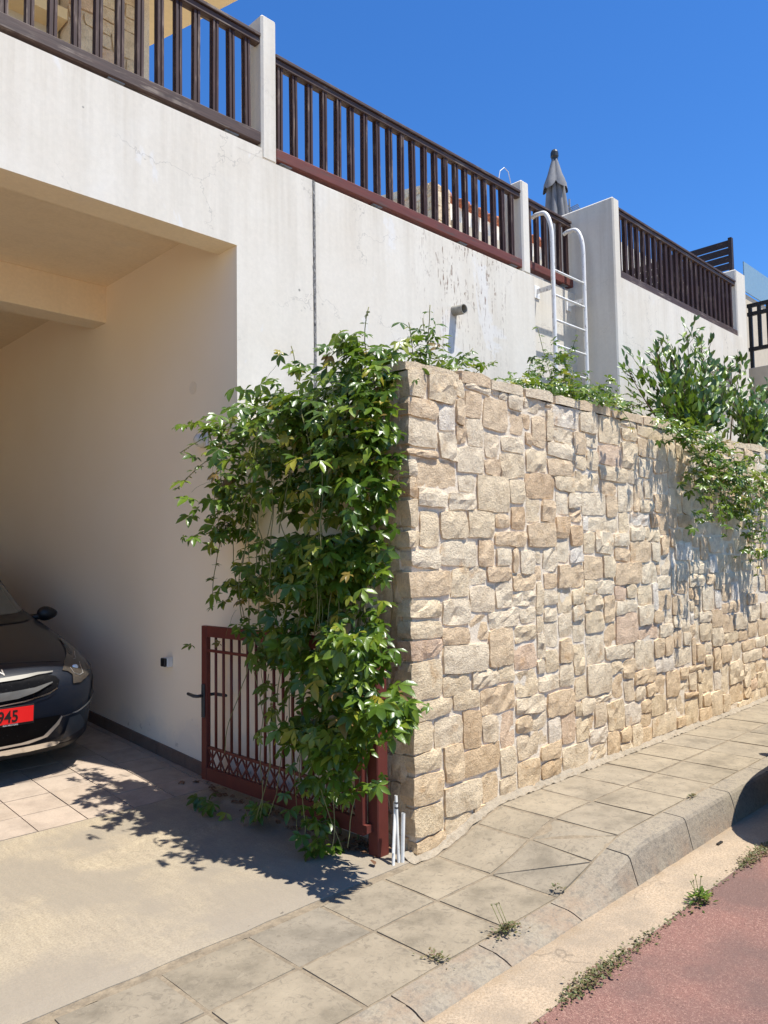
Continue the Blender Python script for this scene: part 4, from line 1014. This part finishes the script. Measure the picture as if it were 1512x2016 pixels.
for (cy, cz, ry, rz_, n) in CL:
    for _ in range(int(n * (1.45 if cz > 1.3 else .95))):
        y = cy + gauss() * ry; z_ = cz + gauss() * rz_
        clump = nz(y * 4.2, z_ * 4.2, 17)
        if clump < -.12 and r3.random() < .8: continue
        if z_ < 1.2: xo = r3.uniform(2.50, 2.775)
        else: xo = 2.97 - abs(r3.gauss(0, .16)) - .05 - .14 * max(0, clump)
        if z_ > 2.5: xo = r3.uniform(2.72, 3.15)
        if z_ < .25: xo = r3.uniform(2.56, 2.76)
        if y < 2.80 and z_ > 1.3: y = 2.80 + r3.random() * .05
        z_ = max(z_, .02)
        out_ = Vector((-1.0, -.35, 0)); d = out_ * r3.uniform(.1, .9) + Vector((r3.uniform(-.5, .3), r3.uniform(-.8, .8), r3.uniform(-.9, .15)))
        up = Vector((-.55, -.25, .85)) + Vector((r3.uniform(-.5, .5), r3.uniform(-.5, .5), r3.uniform(-.3, .3)))
        vine.leaf((xo, y, z_), d, up, (.038 + .068 * r3.random() ** .8) * (.85 if z_ < .5 else 1))
def strand(plant, pts, every, size, r=.0028, kind='vine', lift=.2):
    plant.tube(pts, r)
    acc = 0
    for a, b in zip(pts, pts[1:]):
        acc += (b - a).length
        if acc > every:
            acc = 0; s = Vector((r3.uniform(-1, 1), r3.uniform(-1, 1), r3.uniform(-.5, .4))); plant.leaf(b, s, Vector((-.3, -.3, 1)) + s * .2, r3.uniform(*size), kind)
for (x, y, z_, d, L) in [(2.8, 4.3, 2.45, (-.1, .8, .25), .55), (2.82, 4.1, 2.42, (-.2, .8, .05), .6), (2.82, 4.25, 2.3, (-.2, .7, -.1), .5), (2.85, 3.95, 2.5, (0, .5, .6), .35), (2.95, 3.72, 2.6, (0, .2, 1), .3), (2.95, 3.1, 2.7, (0, .1, 1), .28), (2.98, 3.3, 2.65, (0, .1, 1), .25), (3.05, 2.98, 2.68, (-.2, .5, .4), .3)]:
    strand(vine, droop((x, y, z_), d, L, 9, .05, .12, r3), .05, (.03, .06))
for (y, z_, L) in [(4.35, 2.25, .55), (4.25, 2.1, .95), (4.12, 2.2, 1.1), (4.3, 1.9, .65), (4.0, 1.9, .7), (3.9, 1.7, .8), (3.75, 1.5, .85), (4.4, 2.0, .35)]:
    strand(vine, droop((2.80, y, z_), (0, .05, -1), L, 14, .08, .12, r3), .07, (.04, .065))
for (y, z_, L, x) in [(3.9, .95, .55, 2.7), (3.6, .8, .7, 2.66), (3.45, .7, .6, 2.64), (3.3, .6, .6, 2.62), (3.15, .6, .55, 2.6), (3.0, .7, .6, 2.62), (3.7, .9, .8, 2.7), (3.4, .9, .85, 2.62), (2.95, .45, .35, 2.72)]:
    vine.tube(droop((x, y, z_), (-.05, r3.uniform(-.2, .2), -1), L, 12, .1, .16, r3), .0024)
for (y0, y1, z0, z1) in [(3.2, 3.1, .0, 2.6), (3.1, 3.35, .0, 2.5), (3.35, 3.0, 0, 2.4), (3.0, 3.2, .5, 2.7)]:
    pts = [Vector((2.92 + .03 * math.sin(k), y0 + (y1 - y0) * k / 14 + .05 * nz(k * .7, y0), z0 + (z1 - z0) * k / 14)) for k in range(15)]; vine.tube(pts, .008, 5)
for _ in range(26):
    y = r3.uniform(2.95, 3.9); z_ = r3.uniform(.9, 2.5); vine.tube(droop((r3.uniform(2.56, 2.72), y, z_), (r3.uniform(-.15, .1), r3.uniform(-.35, .3), r3.uniform(-1, -.4)), r3.uniform(.3, .65), 12, .12, .16, r3), r3.uniform(.0018, .0034))
for (y, z_) in [(4.62, 2.45), (4.5, 2.3), (4.4, 1.85), (4.35, 1.45), (4.25, 1.25), (4.1, 1.05), (3.8, 2.75), (4.5, 2.1)]:   # tendrils
    vine.tube(droop((2.78, y - .1, z_), (-.1, 1, r3.uniform(-.9, .3)), .2, 8, .12, .25, r3), .0011, 3)
vine.done(290, lambda l: (l[0] - CAMP).length + r3.uniform(0, .5))

def wall_top(label, clusters, singles, seed, strands=()):
    rr = random.Random(seed); c0 = clusters[0]
    pl = Plant('creeper', (c0[0], c0[1], 2.6), label, 'climbing plant', 'vine_leaf', group='creepers growing over the stone wall')
    for (cx_, cy, cz, rx, rz_, n) in clusters:
        for _ in range(n):
            p = (cx_ + rr.gauss(0, .55) * rx, cy + rr.uniform(-.12, .06 if 2.7 < cy < 2.75 else .2), cz + rr.gauss(0, .55) * rz_)
            if p[1] > 2.78 and p[2] < 2.66 and p[1] < 3.1: p = (p[0], 2.76 - rr.random() * .1, p[2])
            d = Vector((rr.uniform(-1, .6), rr.uniform(-1, .3), rr.uniform(-.6, .4))); up = Vector((-.3, -.35, .9)) + Vector((rr.uniform(-.5, .5), rr.uniform(-.5, .5), 0))
            pl.leaf(p, d, up, rr.uniform(.042, .078))
    for (p, d, L, sg) in strands: strand(pl, droop(p, d, L, 9, sg, .13, rr), .045, (.03, .06))
    return pl.done(singles, lambda l: (l[0] - CAMP).length + rr.uniform(0, .5))
wall_top('tall sprig of creeper standing on the corner of the stone wall', [(3.45, 3.05, 2.93, .08, .10, 16), (3.36, 3.05, 2.76, .16, .08, 36), (3.72, 3.05, 2.78, .16, .07, 34)], 60, 41,
         [((3.38, 3.05, 2.7), (.15, 0, 1), .38, 0), ((3.42, 3.05, 2.7), (.3, 0, 1), .34, 0), ((3.65, 3.05, 2.7), (.5, 0, .8), .3, .03), ((3.3, 3.05, 2.7), (-.2, 0, 1), .25, 0), ((3.8, 3.0, 2.72), (.6, -.1, .6), .24, .05)])
wall_top('creeper spilling over the wall top in front of the ladder foot', [(4.21, 2.98, 2.72, .2, .05, 34), (4.4, 3.0, 2.79, .09, .05, 10), (4.77, 2.95, 2.76, .34, .07, 80), (5.05, 2.9, 2.72, .45, .07, 80)], 110, 42,
         [((4.35, 3.0, 2.7), (.1, 0, 1), .22, 0), ((4.7, 2.9, 2.7), (.1, -.4, .2), .3, .25), ((5.2, 2.9, 2.7), (.3, -.3, .1), .35, .2), ((4.9, 3.0, 2.7), (.4, 0, .8), .35, .06)])
wall_top('creeper climbing between the rails of the white ladder', [(5.77, 3.7, 3.30, .14, .16, 38), (5.97, 3.7, 3.15, .28, .16, 80), (6.24, 3.7, 3.46, .16, .06, 8), (6.5, 3.6, 3.08, .3, .14, 56), (6.92, 3.5, 3.0, .2, .06, 14), (6.1, 3.5, 2.9, .5, .15, 60)], 80, 43,
         [((5.8, 3.7, 3.0), (-.1, 0, 1), .6, 0), ((5.95, 3.7, 3.1), (.4, 0, 1), .55, .03), ((6.4, 3.6, 3.0), (.8, -.1, .5), .7, .05), ((6.6, 3.5, 2.9), (.8, -.2, .3), .6, .03)])
wall_top('creeper hanging down the face of the stone wall under the shrub', [(6.03, 2.70, 2.58, .42, .07, 70), (6.55, 2.72, 2.48, .5, .12, 120), (6.93, 2.72, 2.28, .5, .18, 140), (6.40, 2.72, 2.14, .24, .15, 44), (7.38, 2.72, 2.10, .45, .22, 120), (6.38, 2.66, 1.90, .2, .07, 20), (7.01, 2.72, 1.99, .4, .09, 34), (7.6, 2.72, 1.72, .28, .18, 36), (7.8, 2.72, 2.34, .42, .24, 60), (7.77, 2.68, 1.56, .1, .06, 8), (8.5, 2.66, 2.3, .5, .25, 80)], 150, 44,
         [((6.2, 2.7, 2.5), (.1, -.2, -.5), .75, .1), ((6.6, 2.65, 2.3), (.2, -.1, -1), .6, .1), ((7.3, 2.65, 2.2), (.1, 0, -1), .7, .1), ((7.6, 2.65, 2.1), (.1, 0, -1), .75, .1), ((7.75, 2.65, 2.2), (.05, 0, -1), .6, .1)])

# dark leaved shrub in the planter at right
def shrub(loc, label, tips, seed, singles):
    rr = random.Random(seed); pl = Plant('shrub', loc, label, 'shrub', 'shrub_leaf', 'bark', 'leafy shrubs in the planter')
    for tip in tips:
        a = Vector(loc) + Vector((rr.uniform(-.15, .15), rr.uniform(-.1, .1), .05)); b = Vector(tip)
        mid = a.lerp(b, .5) + Vector((rr.uniform(-.1, .1), rr.uniform(-.12, .12), .08))
        pts = [a.lerp(mid, k / 5).lerp(mid.lerp(b, k / 5), k / 5) for k in range(6)]; pl.tube(pts, [.012, .010, .008, .006, .004, .003], 5)
        for k in range(62):
            t_ = rr.uniform(.18, 1) ** .8; p = a.lerp(mid, t_).lerp(mid.lerp(b, t_), t_) + Vector((rr.gauss(0, .045), rr.gauss(0, .045), rr.gauss(0, .035))) * (1.3 - t_ * .9) * 2
            d = (b - a).normalized() + Vector((rr.uniform(-.9, .9), rr.uniform(-.9, .9), rr.uniform(-.2, .7))); pl.leaf(p, d, Vector((rr.uniform(-.6, .4), -.5 + rr.uniform(-.4, .4), .8)), rr.uniform(.085, .15) * (1.1 - .35 * t_), 'oval')
        for k in range(3):
            e = b + Vector((rr.uniform(-.12, .12), rr.uniform(-.1, .1), rr.uniform(.0, .16))); pl.tube([b.lerp(a, .12), e], [.003, .0015], 4)
            for q in range(3): pl.leaf(b.lerp(e, rr.uniform(.2, 1)), (e - b) + Vector((rr.uniform(-.06, .06), rr.uniform(-.06, .06), .03)), (-.4, -.6, .5), rr.uniform(.06, .10), 'oval')
    return pl.done(singles, lambda l: (l[0] - CAMP).length + rr.uniform(0, .8))
shrub((7.7, 3.35, 2.5), 'bushy dark green shrub with upright oval leaves above the hanging creeper', [(6.40, 3.3, 3.22), (6.75, 3.35, 3.33), (7.0, 3.3, 3.42), (7.2, 3.4, 3.55), (7.42, 3.3, 3.5), (7.6, 3.45, 3.72), (7.78, 3.35, 3.88), (8.0, 3.3, 3.75), (8.35, 3.4, 3.78), (8.2, 3.3, 3.5), (7.3, 3.2, 3.2), (7.8, 3.2, 3.35), (6.8, 3.2, 3.0), (8.5, 3.3, 3.4), (7.0, 3.2, 3.15), (7.6, 3.15, 3.1), (8.1, 3.15, 3.1), (8.3, 3.2, 3.2), (7.45, 3.2, 3.3), (8.6, 3.3, 3.6)], 51, 150)
shrub((9.1, 3.35, 2.5), 'smaller dark green shrub at the right edge behind the stone wall', [(8.8, 3.35, 3.6), (9.26, 3.35, 3.82), (9.5, 3.3, 3.5), (9.85, 3.3, 3.45), (10.1, 3.35, 3.65), (9.3, 3.2, 3.2), (8.9, 3.25, 3.3), (9.7, 3.2, 3.2), (8.7, 3.2, 3.1), (10.3, 3.3, 3.3), (9.0, 3.15, 3.05), (9.5, 3.2, 3.0)], 52, 90)

# weeds
def weed(x, y, z_, label, n, spread, size, kind='small', mat='weed_leaf', tall=.05, seed=0, stalks=0):
    rr = random.Random(seed); pl = Plant('weed', (x, y, z_), label, 'weed', mat, group='weeds in the paving joints')
    for _ in range(n):
        a = rr.uniform(0, 6.28); q = abs(rr.gauss(0, .5)); p = (x + math.cos(a) * q * spread[0], y + math.sin(a) * q * spread[1], z_ + rr.uniform(.003, tall) * (1.2 - min(q, 1)))
        pl.leaf(p, (math.cos(a), math.sin(a), rr.uniform(-.1, .8)), (rr.uniform(-.3, .3), rr.uniform(-.3, .3), 1), size * rr.uniform(.6, 1.3), kind)
    for _ in range(stalks): 
        e = Vector((x + rr.uniform(-.06, .06), y + rr.uniform(-.05, .05), z_ + rr.uniform(.07, .13))); pl.tube([(x + rr.uniform(-.03, .03), y, z_), e], .0016, 4)
        for q in range(4): pl.leaf(e, (rr.uniform(-1, 1), rr.uniform(-1, 1), .8), (0, 0, 1), .012, 'small')
    pl.done(0, lambda l: 0)
weed(2.66, 2.00, .004, 'flat tuft of green and red weed at the kerb joint with a dry flower stalk', 190, (.11, .04), .015, tall=.028, seed=1, stalks=3)
weed(2.30, 2.07, .002, 'small flat mat of green weed in a slab joint near the bottom', 70, (.045, .08), .014, tall=.015, seed=2)
weed(3.13, 2.06, .02, 'tiny dry sprig of weed at the start of the kerb ramp', 26, (.03, .03), .016, tall=.02, seed=3)
weed(4.50, 2.02, .139, 'small dark green moss tuft on the raised kerb edge', 70, (.05, .02), .013, tall=.014, seed=4)
weed(3.55, 1.575, -.034, 'leafy dandelion like weed growing at the edge of the red road', 70, (.09, .045), .03, kind='oval', mat='vine_leaf', tall=.05, seed=6, stalks=4)
bm_l = []; rr = random.Random(8); vv, ff = [], []
gx = 2.0
def dens(x): return max(.06, .42 + 1.3 * nz(x * 3.1, 4.4))
while gx < 7.5:
    gx += .0006
    if rr.random() > dens(gx) * (.55 if gx < 2.45 else 1): continue
    V, F = LEAFS['small'][0]; y = 1.592 + rr.gauss(0, .012) * (1 + dens(gx)); sz = rr.uniform(.009, .02); a = rr.uniform(0, 6.28)
    m = basis(Vector((math.cos(a), math.sin(a), rr.uniform(0, .9))), Vector((rr.uniform(-.3, .3), rr.uniform(-.3, .3), 1))); b = len(vv)
    A = np.array(V) @ (np.array(m).T * sz) + np.array((gx, y, -.032 + rr.uniform(0, .022) * dens(gx))); vv += A.tolist(); ff += [tuple(q + b for q in f) for f in F]
me = bpy.data.meshes.new('weed_strip'); me.from_pydata(vv, [], ff); me.materials.append(MAT['weed_leaf'])
o = link_mesh('weed_strip', me); put(o, 'thin line of low weeds along the seam of gutter and red road', 'weeds', kind='stuff')
# fallen leaves under the gate
vv, ff = [], []; rr = random.Random(14)
for k in range(150):
    y = rr.choice([rr.gauss(3.6, .25), rr.gauss(3.12, .10), rr.gauss(4.2, .3)]); x = 2.86 + rr.gauss(0, .05); 
    if not 2.9 < y < 5.0 or x > 2.98: continue
    V, F = LEAFS[rr.choice(['round', 'vine'])][rr.randrange(6)]; a = rr.uniform(0, 6.28); m = basis(Vector((math.cos(a), math.sin(a), rr.uniform(-.1, .3))), Vector((rr.uniform(-.5, .5), rr.uniform(-.5, .5), 1))); b = len(vv)
    A = np.array(V) @ (np.array(m).T * rr.uniform(.02, .045)) + np.array((x, y, zdrv(y) + rr.uniform(.006, .03))); vv += A.tolist(); ff += [tuple(q + b for q in f) for f in F]
me = bpy.data.meshes.new('leaf_litter'); me.from_pydata(vv, [], ff); me.materials.append(MAT['dry_leaf'])
o = link_mesh('leaf_litter', me); put(o, 'dry brown leaves fallen under the red gate', 'dry leaves', kind='stuff')
t = thing('rubber_strip', (4.33, 1.80, -.03), 'short black strip lying in the gutter near the dark car', 'debris'); obj('strip', B((4.30, 4.36, 1.79, 1.803, -.029, -.021)), 'black_plastic', t)
for o in bpy.data.objects:
    if o.type == 'EMPTY': o.empty_display_size = .05
bpy.context.view_layer.update()
